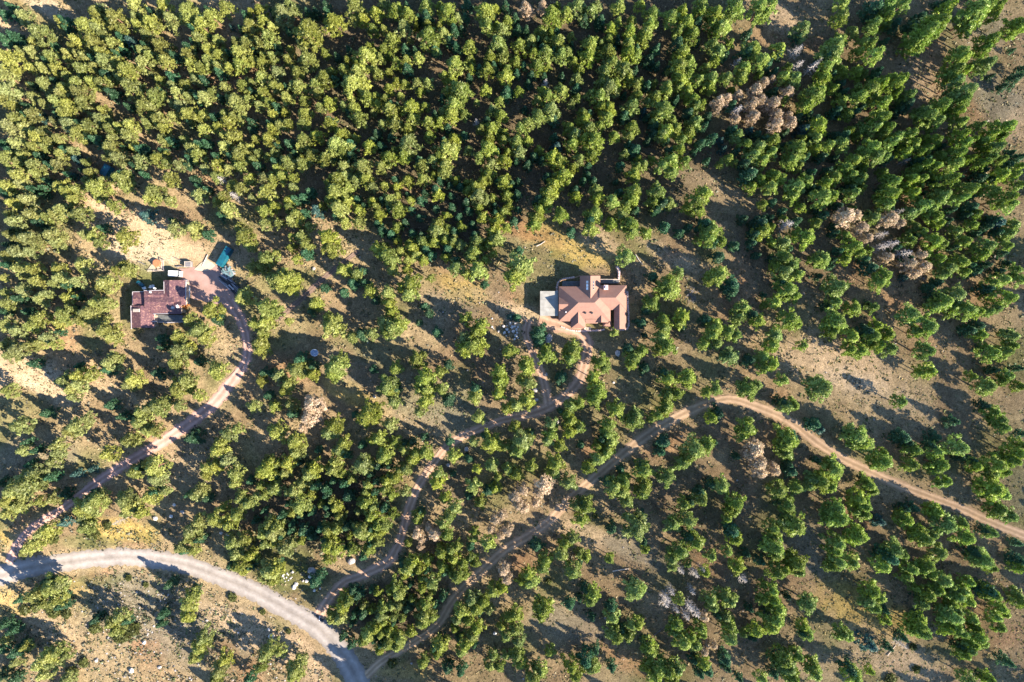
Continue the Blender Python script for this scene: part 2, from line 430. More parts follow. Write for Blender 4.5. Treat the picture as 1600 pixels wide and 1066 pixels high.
def ribbon(name, path, mat, label, lift, zoff=0.0, ragged=0.45):
    cen = [];  wid = []
    for px, py, w in path:
        q = P(px, py); cen.append((q.x, q.y)); wid.append(w * M)
    cen = np.array(cen); wid = np.array(wid)
    t = np.gradient(cen, axis=0); t /= np.linalg.norm(t, axis=1)[:, None]
    nrm = np.stack([-t[:, 1], t[:, 0]], -1)
    K = 9; V = []; Cc = []
    for i in range(len(cen)):
        jl = rnd.uniform(-ragged, ragged); jr = rnd.uniform(-ragged, ragged)
        for k in range(K):
            u = k / (K - 1)
            o = (u - 0.5) * wid[i] + (jl if k == 0 else jr if k == K - 1 else 0)
            x, y = cen[i] + nrm[i] * o
            edge = abs(u - 0.5) * 2
            V.append((x, y, H(x, y) + lift - (0.14 if edge > 0.99 else 0) - 0.03 * math.exp(-((edge - 0.48) / 0.15) ** 2)))
            Cc.append((u, 0, 0))
    n = len(cen); ii = np.arange(n * K).reshape(n, K)
    F = np.stack([ii[:-1, :-1], ii[:-1, 1:], ii[1:, 1:], ii[1:, :-1]], -1).reshape(-1, 4)[:, ::-1]
    me = np_mesh(name, V, F, True); set_col(me, 'across', Cc)
    o = link(name, me, mat)
    return tag(o, label, kind='structure')
m_gravel = road_mat('grey_gravel', (0.31, 0.272, 0.245), (0.385, 0.342, 0.312), (0.25, 0.212, 0.18))
m_red = road_mat('red_gravel', (0.44, 0.275, 0.225), (0.56, 0.37, 0.31), (0.34, 0.205, 0.16))
m_brown = road_mat('brown_dirt', (0.44, 0.285, 0.20), (0.58, 0.40, 0.295), (0.34, 0.22, 0.15))
m_tan = road_mat('tan_dirt', (0.42, 0.29, 0.185), (0.56, 0.40, 0.265), (0.32, 0.22, 0.135))
m_faint = road_mat('overgrown_dirt', (0.20, 0.14, 0.11), (0.27, 0.185, 0.145), (0.16, 0.115, 0.085))
ribbon('gravel_road', spline(ROADS['gravel_road'], 4), m_gravel, 'pale grey gravel road curving across the lower left corner', 0.13)
ribbon('driveway', spline(ROADS['left_driveway'], 4), m_red, 'reddish gravel driveway curving from the left house yard down to the road', 0.10)
ribbon('driveway', spline(ROADS['middle_driveway'], 4), m_brown, 'brown dirt driveway winding from the red-roofed house down to the gravel road', 0.105)
ribbon('side_path', spline(ROADS['side_track'], 4), m_brown, 'short narrow dirt path joining the winding driveway below the white stones', 0.095)
ribbon('forest_track', spline(ROADS['forest_track'], 4), m_tan, 'long sandy two-wheel track running from the gravel road to the right edge', 0.11)
ribbon('faint_track', spline(ROADS['faint_track'], 4), m_faint, 'faint overgrown track in the shade right of the left house yard', 0.08)

def sheet(name, pts, lift, mat, label, step=1.0, ragged=0.0):
    """level yard or slab laid over the ground, outline in photo pixels"""
    W = [P(a, b) for a, b in pts]
    V = []
    n = len(W)
    for i in range(n):
        a, b = W[i], W[(i + 1) % n]
        k = max(1, int((b - a).length / step))
        for j in range(k):
            p = a.lerp(b, j / k)
            if ragged: p = p + Vector((rnd.uniform(-ragged, ragged), rnd.uniform(-ragged, ragged), 0))
            V.append((p.x, p.y))
    zt = max(H(*v) for v in V) + lift
    mb = MB(); mb.prism(V, zt - 0.5, zt)
    # keep winding upward
    area = sum(V[i][0] * V[(i + 1) % len(V)][1] - V[(i + 1) % len(V)][0] * V[i][1] for i in range(len(V)))
    if area < 0:
        mb = MB(); mb.prism(V[::-1], zt - 0.5, zt)
    return tag(mb.build(name, mat), label, kind='structure')
M_YARD = surf('red_gravel_yard', (0.36, 0.235, 0.20), 0.95, 0.25, 0.35, 0.03, 3, col2=(0.27, 0.165, 0.135), spec=0.1)
M_PALESAND = surf('pale_sand', (0.46, 0.38, 0.28), 0.95, 0.15, 0.6, 0.03, 3, spec=0.1)
sheet('gravel_yard', [(277, 421), (300, 417), (322, 418), (338, 414), (352, 428), (362, 445), (366, 462), (360, 476), (340, 474), (318, 472), (300, 466), (296, 450), (284, 436)], 0.09, M_YARD, 'reddish gravel yard beside the left house', 1.0, 0.25)
sheet('sand_patch', [(304, 421), (322, 404), (337, 414), (330, 421), (316, 424)], 0.15, M_PALESAND, 'pale sandy triangle at the top of the gravel yard', 1.0, 0.15)
# ------------------------------------------------------------------ tree prototypes (numpy point clouds of needle tufts)
def clumps(kind, seed):
    r = np.random.default_rng(seed)
    out = []      # centre, radius, shade
    if kind == 'pine':
        n = 76; Ht = 14.0; Rm = 3.15; z0 = 0.34 * Ht
        a1, a2, p1, p2 = r.uniform(.10, .24), r.uniform(.08, .2), r.uniform(0, 6.3), r.uniform(0, 6.3)
        lean = r.uniform(-.35, .35, 2)
        for i in range(n):
            t = (i + r.random()) / n
            t = t ** 0.85
            prof = (0.62 + 0.38 * math.sin(math.pi * min(1, t * 1.7 + .1))) * (1 - max(0, t - .45) / .55) ** 0.62 if t < 1 else 0
            if seed % 3 == 1: prof = prof * .45 + .62 * (1 - t) ** .8       # younger, pointed crowns
            a = i * 2.399 + r.uniform(-.5, .5)
            lob = 1 + a1 * math.sin(3 * a + p1) + a2 * math.sin(5 * a + p2)
            rad = Rm * prof * lob * r.uniform(.45, 1.1) ** 0.6 * 0.88
            cr = r.uniform(.45, .84) * (0.85 + .25 * (1 - t))
            out.append((lean[0] * t + rad * math.cos(a), lean[1] * t + rad * math.sin(a), z0 + (Ht - z0 - .5) * t, cr, r.uniform(.72, 1.25)))
    elif kind == 'fir':
        n = 52; Ht = 12.0; Rm = 2.5; z0 = 0.16 * Ht
        p1 = r.uniform(0, 6.3)
        for i in range(n):
            t = ((i + r.random()) / n) ** 0.9
            a = i * 2.399 + r.uniform(-.4, .4)
            rad = Rm * (1 - t) ** 0.8 * (1 + .15 * math.sin(4 * a + p1)) * r.uniform(.5, 1) * 0.92
            out.append((rad * math.cos(a), rad * math.sin(a), z0 + (Ht - z0 - .3) * t, r.uniform(.5, .8) * (1.15 - .5 * t), r.uniform(.7, 1.25)))
    elif kind == 'spruce':
        n = 44; Ht = 8.0; Rm = 2.2; z0 = 0.08 * Ht
        for i in range(n):
            t = ((i + r.random()) / n)
            a = i * 2.399 + r.uniform(-.3, .3)
            rad = Rm * (1 - t) * r.uniform(.6, 1)
            out.append((rad * math.cos(a), rad * math.sin(a), z0 + (Ht - z0 - .3) * t, r.uniform(.36, .6) * (1.1 - .4 * t), r.uniform(.75, 1.3)))
    elif kind == 'shrub':
        n = 22; Ht = 2.0; Rm = 1.9
        for i in range(n):
            a = i * 2.399; rad = Rm * math.sqrt((i + .5) / n) * r.uniform(.75, 1.05)
            out.append((rad * math.cos(a), rad * math.sin(a), .35 + 1.1 * (1 - (rad / Rm) ** 2) * r.uniform(.6, 1), r.uniform(.35, .6), r.uniform(.7, 1.25)))
    elif kind == 'dead':
        n = 52; Ht = 13.0; Rm = 2.9; z0 = 0.36 * Ht
        for i in range(n):
            t = ((i + r.random()) / n) ** 0.85
            a = i * 2.399 + r.uniform(-.5, .5)
            prof = 0.75 * (1 - max(0, t - .35) / .65) ** 0.7 + .15
            rad = Rm * prof * r.uniform(.45, 1.05)
            out.append((rad * math.cos(a), rad * math.sin(a), z0 + (Ht - z0 - .5) * t, r.uniform(.4, .72), r.uniform(.7, 1.25)))
    return out

NT = {'pine': 28, 'fir': 30, 'spruce': 20, 'shrub': 24, 'dead': 26}
def crown_arrays(kind, seed, nt=None):
    r = np.random.default_rng(seed + 1000)
    cl = clumps(kind, seed); nt = nt or NT[kind]
    V = []; S = []
    for (x, y, z, cr, sh) in cl:
        n = nt
        u = r.uniform(-0.75, 1, n); a = r.uniform(0, 6.283, n)
        s = np.sqrt(np.clip(1 - u * u, 0, 1))
        d = np.stack([s * np.cos(a), s * np.sin(a), u], -1)
        c = np.array((x, y, z)) + d * cr * np.array((1, 1, .72)) * r.uniform(.7, 1.05, (n, 1))
        nr = d + r.normal(0, .42, (n, 3)); nr /= np.linalg.norm(nr, axis=1)[:, None]
        spike = r.random((n, 1)) < .5      # half of the tufts point outwards like needle brushes
        t1 = np.where(spike, d * (1, 1, .6) + r.normal(0, .35, (n, 3)), np.cross(nr, r.normal(0, 1, (n, 3)))); t1 /= np.linalg.norm(t1, axis=1)[:, None]
        t2 = np.cross(nr, t1); t2 /= np.linalg.norm(t2, axis=1)[:, None] + 1e-6
        sz = cr * r.uniform(.36, .66, (n, 1)) * (1.18 if n < 25 else 0.88) * (1.25 if kind == 'dead' else 1)
        w = r.uniform(.42, .75, (n, 1)) if kind != 'dead' else r.uniform(.3, .55, (n, 1))
        tri = np.stack([c + t1 * sz * 1.25, c - t1 * sz * .7 + t2 * sz * w * 1.3, c - t1 * sz * .7 - t2 * sz * w * 1.3], 1)
        V.append(tri.reshape(-1, 3))
        S.append(np.repeat(sh * r.uniform(.85, 1.15, n), 3))
    return np.concatenate(V), np.concatenate(S)

def trunk_arrays(kind, seed):
    r = np.random.default_rng(seed + 500)
    Ht = {'pine': 14.0, 'fir': 12.0, 'spruce': 8.0, 'dead': 13.0, 'bare': 12.0, 'shrub': 1.2}[kind]
    mb = MB()
    if kind == 'shrub':
        for k in range(5):
            a = k * 1.3; mb.tube((0, 0, -.1), (math.cos(a) * .9, math.sin(a) * .9, .9), .05, .02, 4)
        return mb
    R0 = {'pine': .27, 'fir': .2, 'spruce': .15, 'dead': .24, 'bare': .2}[kind]
    pts = [Vector((0, 0, -.6))]
    for k in range(1, 6):
        pts.append(Vector((r.normal(0, .08), r.normal(0, .08), Ht * .94 * k / 5)))
    for k in range(5):
        mb.tube(pts[k], pts[k + 1], R0 * (1.15 - .2 * k), R0 * (1.15 - .2 * (k + 1)) + .01, 6, cap=(k == 4))
    if kind in ('pine', 'fir', 'spruce'):
        cl = clumps(kind, seed)
        for c in cl[::5]:
            zz = max(1.0, c[2] - .35 * math.hypot(c[0], c[1]))
            mb.tube((0, 0, zz), c[:3], .06, .02, 3, cap=False)
    else:
        nb = 26 if kind == 'dead' else 46
        for i in range(nb):
            t = .22 + .74 * (i + r.random()) / nb
            a = i * 2.399 + r.uniform(-.4, .4)
            L = (2.7 if kind == 'bare' else 2.6) * (1.05 - t) ** .65 * r.uniform(.55, 1.1)
            b0 = Vector((0, 0, Ht * t)); b1 = b0 + Vector((math.cos(a) * L, math.sin(a) * L, L * r.uniform(-.1, .45)))
            mb.tube(b0, b1, .07, .03, 3, cap=False)
            if kind == 'bare':
                for q in range(4):
                    s = r.uniform(.35, .95); m0 = b0.lerp(b1, s)
                    a2 = a + r.uniform(.4, 1.1) * (1 if q % 2 else -1); l2 = L * r.uniform(.25, .45)
                    mb.tube(m0, m0 + Vector((math.cos(a2) * l2, math.sin(a2) * l2, l2 * r.uniform(-.1, .4))), .035, .012, 3, cap=False)
    return mb

NVAR = {'pine': 9, 'fir': 6, 'spruce': 3, 'shrub': 3, 'dead': 4, 'bare': 4}
HT = {'pine': 14.0, 'fir': 12.0, 'spruce': 8.0, 'shrub': 2.0, 'dead': 13.0, 'bare': 12.0}
DI = {'pine': 5.7, 'fir': 4.9, 'spruce': 4.2, 'shrub': 4.2, 'dead': 5.4, 'bare': 4.8}
PROTO = {}
for kd, nv in NVAR.items():
    for v in range(nv):
        sd = v * 13 + 5
        tm = trunk_arrays(kd, sd)
        if kd != 'bare':
            cv, cs = crown_arrays(kd, sd)
            me = np_mesh(kd + '_crown', cv, np.arange(len(cv)).reshape(-1, 3))
            set_col(me, 'shade', np.repeat(cs[:, None], 3, 1)); me.materials.append(M_LEAF)
        else:
            cv = cs = me = None
        tme = bpy.data.meshes.new(kd + '_trunk'); tme.from_pydata(tm.v, [], tm.f)
        tme.materials.append(M_DEADBARK if kd in ('dead', 'bare') else M_BARK)
        PROTO[kd, v] = (me, tme, cv, cs, tm)

# ------------------------------------------------------------------ tree list read off the photograph: x y d in tenths of a tile pixel (tile = 400 px wide, 4x)
TREES = """T 0 0
3 9 7k;8 5 6k;15 10 9;13 13 6k;24 20 13;22 26 8;37 13 7;42 14 8k;43 19 7k;4 25 9k;11 24 9k;20 32 10;32 35 9;6 37 13;3 46 11;5 42 8;35 29 6k;41 33 6;49 34 8;43 38 6;48 25 9;58 27 10;70 27 8;63 33 9;60 8 11;72 11 12;54 16 11;60 18 9;75 18 7;84 3 10;85 10 9;94 14 9;86 15 8;102 4 9;107 12 10;82 26 8b;77 24 8k;91 21 8;98 16 5;100 28 10;106 33 6;89 32 7;93 35 8;89 40 9;104 38 8;118 8 12;126 16 10;124 24 9;132 10 10;141 4 10;157 8 6;156 16 10;145 17 4b;136 25 8;130 31 9;137 34 9;117 34 8;120 40 9;125 42 8;130 38 9;147 26 8;150 33 11;150 40 9;154 27 9;136 41 7;138 46 8k;144 34 6k;158 38 6;20 42 7;27 42 7;35 43 8;28 52 10;22 54 5k;19 53 5;38 58 10;40 55 10;36 64 11;42 65 9;50 58 12;52 64 11;48 52 10;51 43 10;58 51 9;63 52 8;59 42 8;66 38 12;73 40 9;68 48 10k;69 50 7;79 44 12;82 54 12;87 57 7k;71 59 9k;100 50 6;97 60 10;90 66 11;95 67 7;115 52 7;110 58 8;107 53 6;121 58 5k;122 49 7;128 60 9;133 58 8;140 54 7;152 53 9;158 52 6;147 63 11;150 68 8;155 62 6;139 62 7k;112 66 8;118 71 10;108 72 7;127 72 7;127 81 8;141 72 7;146 73 7;142 76 8;145 85 9;151 74 6;135 74 7k;158 82 6k;20 71 9;26 73 7b;40 71 10;34 75 7;43 78 9;10 74 10;6 79 10;16 80 9;23 85 9;27 83 8;21 91 8;3 77 6k;30 88 6;37 86 8;48 83 10;62 74 9;66 75 7;56 78 9;55 87 6k;61 88 9k;68 80 7;75 79 8;81 78 10;80 84 9;70 87 8;92 77 8;99 75 10;102 80 7;69 93 11;74 99 10;66 98 6;102 87 8;106 89 5k;115 87 5;130 90 7k;120 93 10;123 97 9;140 91 9;149 95 11;145 98 7k;156 92 5;84 92 7;89 94 9k;88 100 9;99 99 11;104 102 7;4 99 12;15 97 9;12 101 7;21 104 10;38 96 8;49 100 8b;36 103 9;42 94 7k;26 98 8k;8 66 8;4 57 12;3 62 10;10 89 9;3 90 7k;136 103 8;143 105 7;128 105 6;158 100 6;150 104 7;112 103 7;118 104 6k;64 13 7k
T 400 0
3 6 8;4 14 9;8 23 10;3 27 8;16 8 12;20 3 7;10 35 7;4 39 8;13 45 8;33 20 17;28 27 7;49 14 12;44 4 6k;61 4 13;67 12 7;75 8 8;80 3 9;87 6 10;95 9 9;106 4 9;107 11 9k;115 4 7;120 7 11;126 11 7;132 4 8k;143 8 12;145 16 9;156 5 8k;157 13 7;73 18 7;80 18 6;85 25 9;92 17 10;96 25 4;100 17 4;108 23 13;117 21 8;124 19 7k;112 32 8k;133 29 8;154 19 9;151 27 10;155 34 9;43 33 6;32 37 12;20 37 8;51 36 6k;57 38 6;68 35 13;80 31 8;84 35 5;78 36 7;88 39 7;94 37 6;95 44 9k;125 40 11;134 38 7;135 43 5;118 47 6;146 35 8;145 43 9;140 44 7k;156 48 9;157 58 9k;76 45 7;83 45 5;26 45 9;43 49 10;37 53 9;27 54 10;4 49 10;12 54 8;63 45 11;55 43 8;60 53 13;66 53 9;83 55 7;88 51 6;93 52 6;101 52 7;107 52 7;103 57 6;122 51 7;127 57 13;124 65 12;122 72 9;30 63 7;40 67 7;46 64 8;55 66 6;61 67 8;58 71 5k;70 61 9;73 70 5;75 60 6;84 68 9;97 67 11;98 74 8;90 60 5;95 80 7;117 70 7;117 62 6k;65 74 9;79 77 6;87 78 9;62 86 5;71 91 9;76 84 8k;108 76 8;115 76 7;108 85 7;4 58 8;8 64 7;2 66 6;19 61 8;18 70 5;10 71 6;15 78 7;20 77 6;10 80 7;30 71 9;29 77 7;8 87 10;46 77 9;53 84 9;50 90 12;54 95 8;38 85 8;30 87 9;27 92 6;95 90 12;93 97 9;87 94 7;83 98 10;78 104 9;120 93 12;115 98 9;124 87 8;110 100 8;104 103 8;118 104 9;112 93 6;130 85 6k;138 64 4;138 77 5w;152 63 6;153 72 9;148 80 9;146 86 7;145 92 11;140 98 8;155 83 6;155 100 9;147 102 8;158 95 6;20 101 9;28 102 8;8 98 6;35 97 9;44 99 10;50 100 6k;60 98 7k;55 104 8;67 104 11;25 96 6k;13 105 6
T 800 0
8 5 8t;19 4 6t;10 7 7t;34 8 8;25 10 12;41 4 10;50 7 8;53 4 7;67 4 8;80 3 7;88 9 10;86 16 9;84 21 9;82 26 7;4 19 7k;9 20 6k;2 12 6k;45 13 7k;55 14 8k;62 18 8;66 14 6;18 20 8;12 25 8;24 21 6;5 28 9;3 38 7;14 33 8;21 33 10;16 41 9;29 26 9;31 34 9;35 33 8;49 28 11;48 35 10;60 33 10;63 40 12;70 43 10;73 33 10;74 20 9;73 27 8;78 34 8;60 25 7;58 44 8;100 10 11;106 7 8;119 3 9;118 8 8;127 8 9;125 14 9;132 17 10;128 20 8;140 4 12;138 9 8;155 5 12;158 9 8;110 14 9;104 19 7;113 22 9;108 22 6;103 28 10k;107 33 11;105 42 11;110 46 9;111 38 8;105 50 10;97 54 8;90 31 6k;86 38 8k;90 42 6k;125 28 8;130 32 9;136 27 6;127 38 7;150 30 10;146 34 9k;156 38 10;145 42 9;144 48 8;155 47 6;140 40 6w;117 50 8;125 49 9;134 49 8;124 54 8;41 49 7;31 57 9;21 53 6w;22 60 10;24 69 12;17 72 10;10 77 8;4 57 6;12 48 7k;3 46 6k;10 53 6k;20 48 5k;40 56 7k;50 59 7;37 65 5;41 61 5;55 60 10;61 55 11;65 52 8;57 67 8;73 49 8;77 53 7;78 60 8;75 66 9;70 60 5k;56 52 8;90 60 8;97 57 7;110 57 8;105 54 7;113 62 8;115 66 7;102 63 6k;95 69 12;91 72 8;82 70 7b;100 75 7;110 71 8k;122 73 7k;115 76 8;129 64 8t;134 62 7t;141 60 7t;152 57 10t;157 52 7t;150 65 9t;155 63 8t;151 73 8t;140 70 8w;128 69 5t;140 75 6t;61 68 9;60 73 9;70 73 8k;75 80 9;73 85 6;64 85 7;45 75 9;48 80 9;55 79 7;45 87 9;52 88 12;50 97 9;40 84 9;36 80 9;38 90 9;3 88 8;5 80 8;10 88 6;5 95 8;28 92 9b;25 98 10;30 100 9;42 99 8;38 105 7;14 98 7k;10 103 7k;97 81 10;95 84 9;103 81 8;111 83 9;114 77 8;96 89 6k;106 87 7;77 94 9k;104 94 9;100 100 11;94 104 9;108 101 8;78 104 7;120 79 6k;125 87 8k;130 88 6b;137 82 8k;141 85 8;146 90 8;148 82 7b;132 93 6b;140 95 6k;118 90 7k;114 95 5k;155 92 9;151 97 9;157 88 8k;145 103 9k;157 100 8;130 103 5
T 1200 0
2 3 8;47 2 9;46 11 10;22 18 11;18 24 7k;7 30 9;6 34 7k;65 7 13k;75 4 9;85 2 8;73 12 9;66 16 8;78 16 9k;112 5 10;107 4 8k;104 16 14;100 20 13;95 24 12;90 28 10;88 18 9k;94 12 8k;130 8 14;135 4 12;127 14 10;141 8 9;125 18 8;145 3 6;156 16 12;153 19 7;53 20 8;60 27 8;65 27 8;46 25 8;42 28 12;40 34 14;37 42 9;35 37 9k;67 34 9;72 27 6k;56 33 8;138 26 11;134 31 7;119 37 12;120 33 9;117 44 10;122 45 8;112 47 8;136 40 10;131 41 7;127 41 6k;152 32 4k;153 50 9k;158 44 7k;146 55 6k;139 48 4k;17 33 8w;18 42 7w;27 43 8w;30 40 6w;10 48 8;17 49 9;3 46 6k;2 50 5t;12 58 8t;3 58 7k;10 62 7;3 65 9t;5 72 8t;12 73 7t;14 77 8t;5 78 9t;28 59 13;24 66 10;32 57 9;46 45 8;45 53 7k;35 50 9;56 45 9;60 46 6;68 45 7k;46 63 9;42 70 8k;50 71 8;64 56 14;70 53 10;58 60 11;75 50 8;80 52 10;84 49 7;80 59 7;72 64 9;85 66 10k;88 60 9;117 52 10;122 57 12;120 64 12;115 62 9;117 70 9;108 66 10;100 73 10;97 70 9;105 76 9;70 74 11;74 80 9;67 80 7;80 70 8k;59 81 9;56 86 6;72 84 7;32 78 11;30 86 8;22 81 9b;27 88 6k;10 83 6k;3 88 10;2 95 9;18 94 12;15 100 10;38 91 8;30 93 7;47 90 9;40 85 6k;80 86 9;88 84 10;90 90 9;86 95 8;77 89 8;65 92 11;60 97 10;54 100 10;48 105 9;68 98 9;73 98 8;82 93 6k;95 95 6;104 88 9;100 93 7;107 92 7k;99 103 8;104 104 9;120 77 9;120 85 9;122 90 9;118 96 10;126 88 6;117 102 9;125 100 7;131 79 6;138 85 9;133 88 7;148 80 12;145 86 8;142 93 9;138 99 8;133 102 8;145 100 7;155 99 8k;150 96 6k;135 94 6;157 104 6;148 104 8k;85 101 5w;60 105 7
T 0 267
10 3 9;13 8 8;4 9 9;23 2 9;3 13 9k;7 15 6k;8 20 8;17 18 9;20 27 10;9 32 10;6 27 7;10 38 6k;6 40 7;26 33 8k;30 29 8;35 27 9;38 25 10;43 26 7k;51 27 11;46 18 9;42 13 10;37 10 9;48 12 7;60 10 12;55 6 8;63 14 9;44 3 6k;47 3 5b;75 5 12;78 9 8;71 22 8;96 14 11;93 17 8;106 5 9;106 19 7;92 28 9b;109 36 9;108 31 5k;121 36 10;78 42 13;58 41 9;53 40 7;62 45 8;65 36 7k;124 15 9;130 12 6k;139 16 8;142 24 10;136 20 7;139 28 7k;130 40 8k;150 11 9;145 9 7;148 16 8w;140 6 7w;135 3 8;122 6 7k;155 5 8;157 17 5;153 41 11;156 47 8;150 36 8;17 42 11;22 45 9;32 40 11;35 45 9;13 42 8;19 50 8;10 50 9;7 47 8k;4 53 8;5 59 7k;51 59 9;13 61 9;21 62 10;22 69 9;36 62 9;38 67 9;34 70 7;48 69 8;43 72 8k;66 70 12;63 73 8;80 62 9;73 62 7;77 59 6;14 74 8;13 80 8k;5 83 9;4 77 7;25 80 9;29 77 7;42 79 9;49 79 6k;60 83 9;66 83 9;56 89 12;50 93 8;40 90 11;45 87 7k;37 95 8;25 92 9;20 97 9;10 100 9;3 96 8;4 88 7k;18 88 7k;30 104 9;38 101 6k;66 100 13;70 104 9;132 87 12;136 93 8k;148 84 11;119 93 9;124 100 12;128 104 10;110 104 9;158 96 9;102 105 8k;2 67 5;158 60 8
T 400 267
5 4 8;11 5 8;16 3 8;23 4 7;7 13 10;23 10 6;20 18 7;11 22 7;5 25 9;5 33 8;14 33 6;25 27 9;22 31 8;27 32 7;38 24 9b;30 17 8k;33 35 6;50 5 10;56 3 8;50 13 11;47 18 8;52 23 11;57 20 9;62 5 8;68 5 8;73 10 6;80 9 6;88 10 6;83 18 9;75 22 6;77 27 8;89 24 9;88 35 6;89 15 4;68 22 5k;56 32 8;64 32 8;76 33 6k;93 32 6k;22 41 5;28 41 8;31 46 8;22 48 6;32 52 9k;25 55 6;45 42 12;47 48 11;104 5 8;117 1 8;95 15 4k;121 9 5k;115 6 6k;139 15 11;137 10 8;155 7 9;157 15 8;145 2 9;113 37 11;114 33 8;104 44 8;98 48 8;106 49 8k;96 45 6;100 53 7;142 29 8;128 35 7;124 38 7k;128 46 7;138 44 9;136 50 9;151 32 9;148 38 9;150 42 10;146 46 8;133 25 7k;134 54 8;120 49 8k;127 29 6k;6 55 11;4 60 9;12 52 6;12 68 12;17 69 14;22 67 11;23 73 8;76 49 9;82 53 11;86 56 9;85 62 7;80 47 6;55 62 9;62 65 9;66 63 6k;94 62 7;68 70 7k;71 75 9;61 70 9k;43 73 7k;55 76 7k;97 70 12;96 77 10;92 73 7;109 67 5;125 60 10;132 64 7;139 62 11;143 71 6k;82 77 9;83 83 9;85 88 8;80 95 10;85 98 11;90 95 9;82 101 8;75 81 6k;37 83 9;35 88 7k;7 86 13;12 88 9;6 95 10;4 101 8;20 94 5;48 97 13;45 92 7;60 104 8;66 102 9k;72 102 7;131 92 8;141 97 9;138 101 9;130 105 9;102 95 5k;108 89 7k;105 85 6k;159 91 5b;113 101 7k
T 800 267
22 4 8k;32 3 11;27 9 11;23 14 10;21 20 9;17 24 8;15 29 10;14 33 9;17 18 9k;40 16 8;31 27 10;37 38 8k;53 12 9;54 17 8;63 19 9;77 13 10;75 17 9;76 2 9;91 14 12;88 20 8;94 21 9k;98 20 8;52 27 12;49 31 10k;50 36 9;62 33 8;68 28 8;74 33 11;75 38 9;84 39 8;100 1 8;65 7 4k;47 3 6k;120 14 10;115 20 10;110 23 7;117 25 8;120 34 12k;125 37 13;123 42 11;105 39 7k;150 10 8;148 3 12k;155 5 9;157 21 6;155 33 11k;157 37 11;151 40 8k;139 47 7k;129 54 9k;71 53 12;4 50 7k;5 60 17;2 65 14;88 66 8k;104 64 7;98 71 12;100 75 11;94 74 8;88 83 11;84 87 7k;129 65 11;124 68 8;132 63 7;137 72 11k;137 76 8k;145 86 9;142 92 9;154 94 9;150 90 8k;157 78 5k;121 93 8k;128 98 11;125 103 10;136 101 9;140 103 7;107 91 9;105 95 8;95 93 8;95 98 9;94 104 9;106 98 6k;64 101 5;13 103 12k;81 95 8k;3 92 6k;83 103 5k;158 84 5
T 1200 267
4 3 9;8 5 8;2 10 8;18 10 11;24 6 9;16 15 9;36 8 9;42 4 9;34 17 12;40 15 9;30 12 7k;52 3 9;55 7 8;58 4 9;50 12 9k;53 14 10;58 11 7;75 5 8;78 7 8;76 15 11;72 14 9k;74 20 9;90 6 9;95 5 9;90 14 9;85 9 5;103 6 8k;112 6 12;108 16 10;105 20 9;98 22 9;92 26 8;102 24 8;125 12 11;120 17 8;131 5 9k;138 6 9k;145 3 9;153 3 8;140 13 9;148 17 11;150 21 9;157 9 6;88 26 8;105 29 11;107 33 7;91 35 7;96 38 7;88 44 9;92 41 7k;104 44 11;108 46 8;107 55 8;126 23 9k;130 27 8;128 34 7;123 28 6k;142 33 11b;140 31 8k;153 34 9;150 39 9;147 40 7;118 38 8;123 44 8;137 47 10;135 52 9;128 48 6;34 28 9k;53 24 5;66 29 9;62 28 6k;10 30 5;11 34 9w;48 29 12t;54 28 9t;58 36 8t;62 42 7t;70 40 7w;76 30 10t;82 33 7t;80 26 7w;76 46 9w;70 48 8w;84 52 9w;88 58 9t;95 53 8t;97 60 9t;92 64 7t;75 54 7t;24 41 13;10 45 9;2 35 6;54 48 11;57 51 8;41 39 6k;35 55 10;30 56 8;10 55 12;15 59 10;10 63 11;18 65 9;5 60 8;63 61 11k;73 66 11;69 70 9;85 67 5b;113 61 10;120 57 10;110 64 8;105 70 8k;100 73 7k;43 73 14;12 74 12;7 70 8k;16 78 9;5 82 9;42 82 9;37 85 7k;54 86 11;66 85 7;62 83 5k;90 90 12;43 94 13;40 100 10;14 93 13;18 96 8;5 103 10;68 97 8;60 100 11k;65 104 10;75 102 9;52 103 10;118 78 12;110 82 12;105 79 10k;115 86 10;104 85 8;124 87 12;130 88 8;100 97 13;93 101 8;140 70 9;147 68 9;135 74 9k;154 62 9;157 68 9;148 58 6k;138 78 8;142 86 9;150 80 11;138 88 7;125 100 9k;130 97 8k;133 103 9;152 104 10;148 101 6k
T 0 533
3 3 9;10 6 11;6 9 9;18 3 9;24 2 7;34 2 7;22 14 7k;68 13 11;72 11 8;68 18 8k;50 16 6k;57 21 9;48 22 10;40 25 9;44 31 9;49 27 9;46 35 7;37 25 5k;5 31 9;83 24 11;80 27 9;102 4 7k;112 6 12;118 4 7;110 14 11;99 20 8k;125 13 8k;135 19 11;116 25 10;111 30 11;118 30 7;124 34 8;104 38 8;99 41 11;93 42 7;112 40 7;88 45 9;83 48 6k;77 47 7k;87 51 10;92 55 9;97 56 8;80 62 10;85 63 6;70 40 8k;30 45 8k;12 53 11;48 53 12;54 49 8;43 56 8;35 65 9;36 70 8;33 75 9;24 68 7k;18 63 6k;14 68 8;68 71 10;48 83 7b;58 80 6b;20 77 7k;33 85 8k;20 84 12;15 90 15;8 93 12;22 90 10;5 100 11;12 103 10;25 100 7;33 99 8;3 88 7k;55 97 14;50 102 12;62 98 9;58 92 8k;45 97 8k;83 82 9;88 78 7k;96 79 13;98 86 10;91 76 7;78 99 11;80 104 9;94 98 10;103 94 6;98 94 8k;85 104 7;121 60 10k;136 69 10;138 63 8;143 58 9;148 55 7;130 79 9;135 78 9;142 75 9;128 84 7;147 83 10;146 89 7;125 93 9;122 96 9;118 96 6k;130 98 7k;150 98 9;155 102 9;157 87 7k;158 41 7;140 104 7
T 400 533
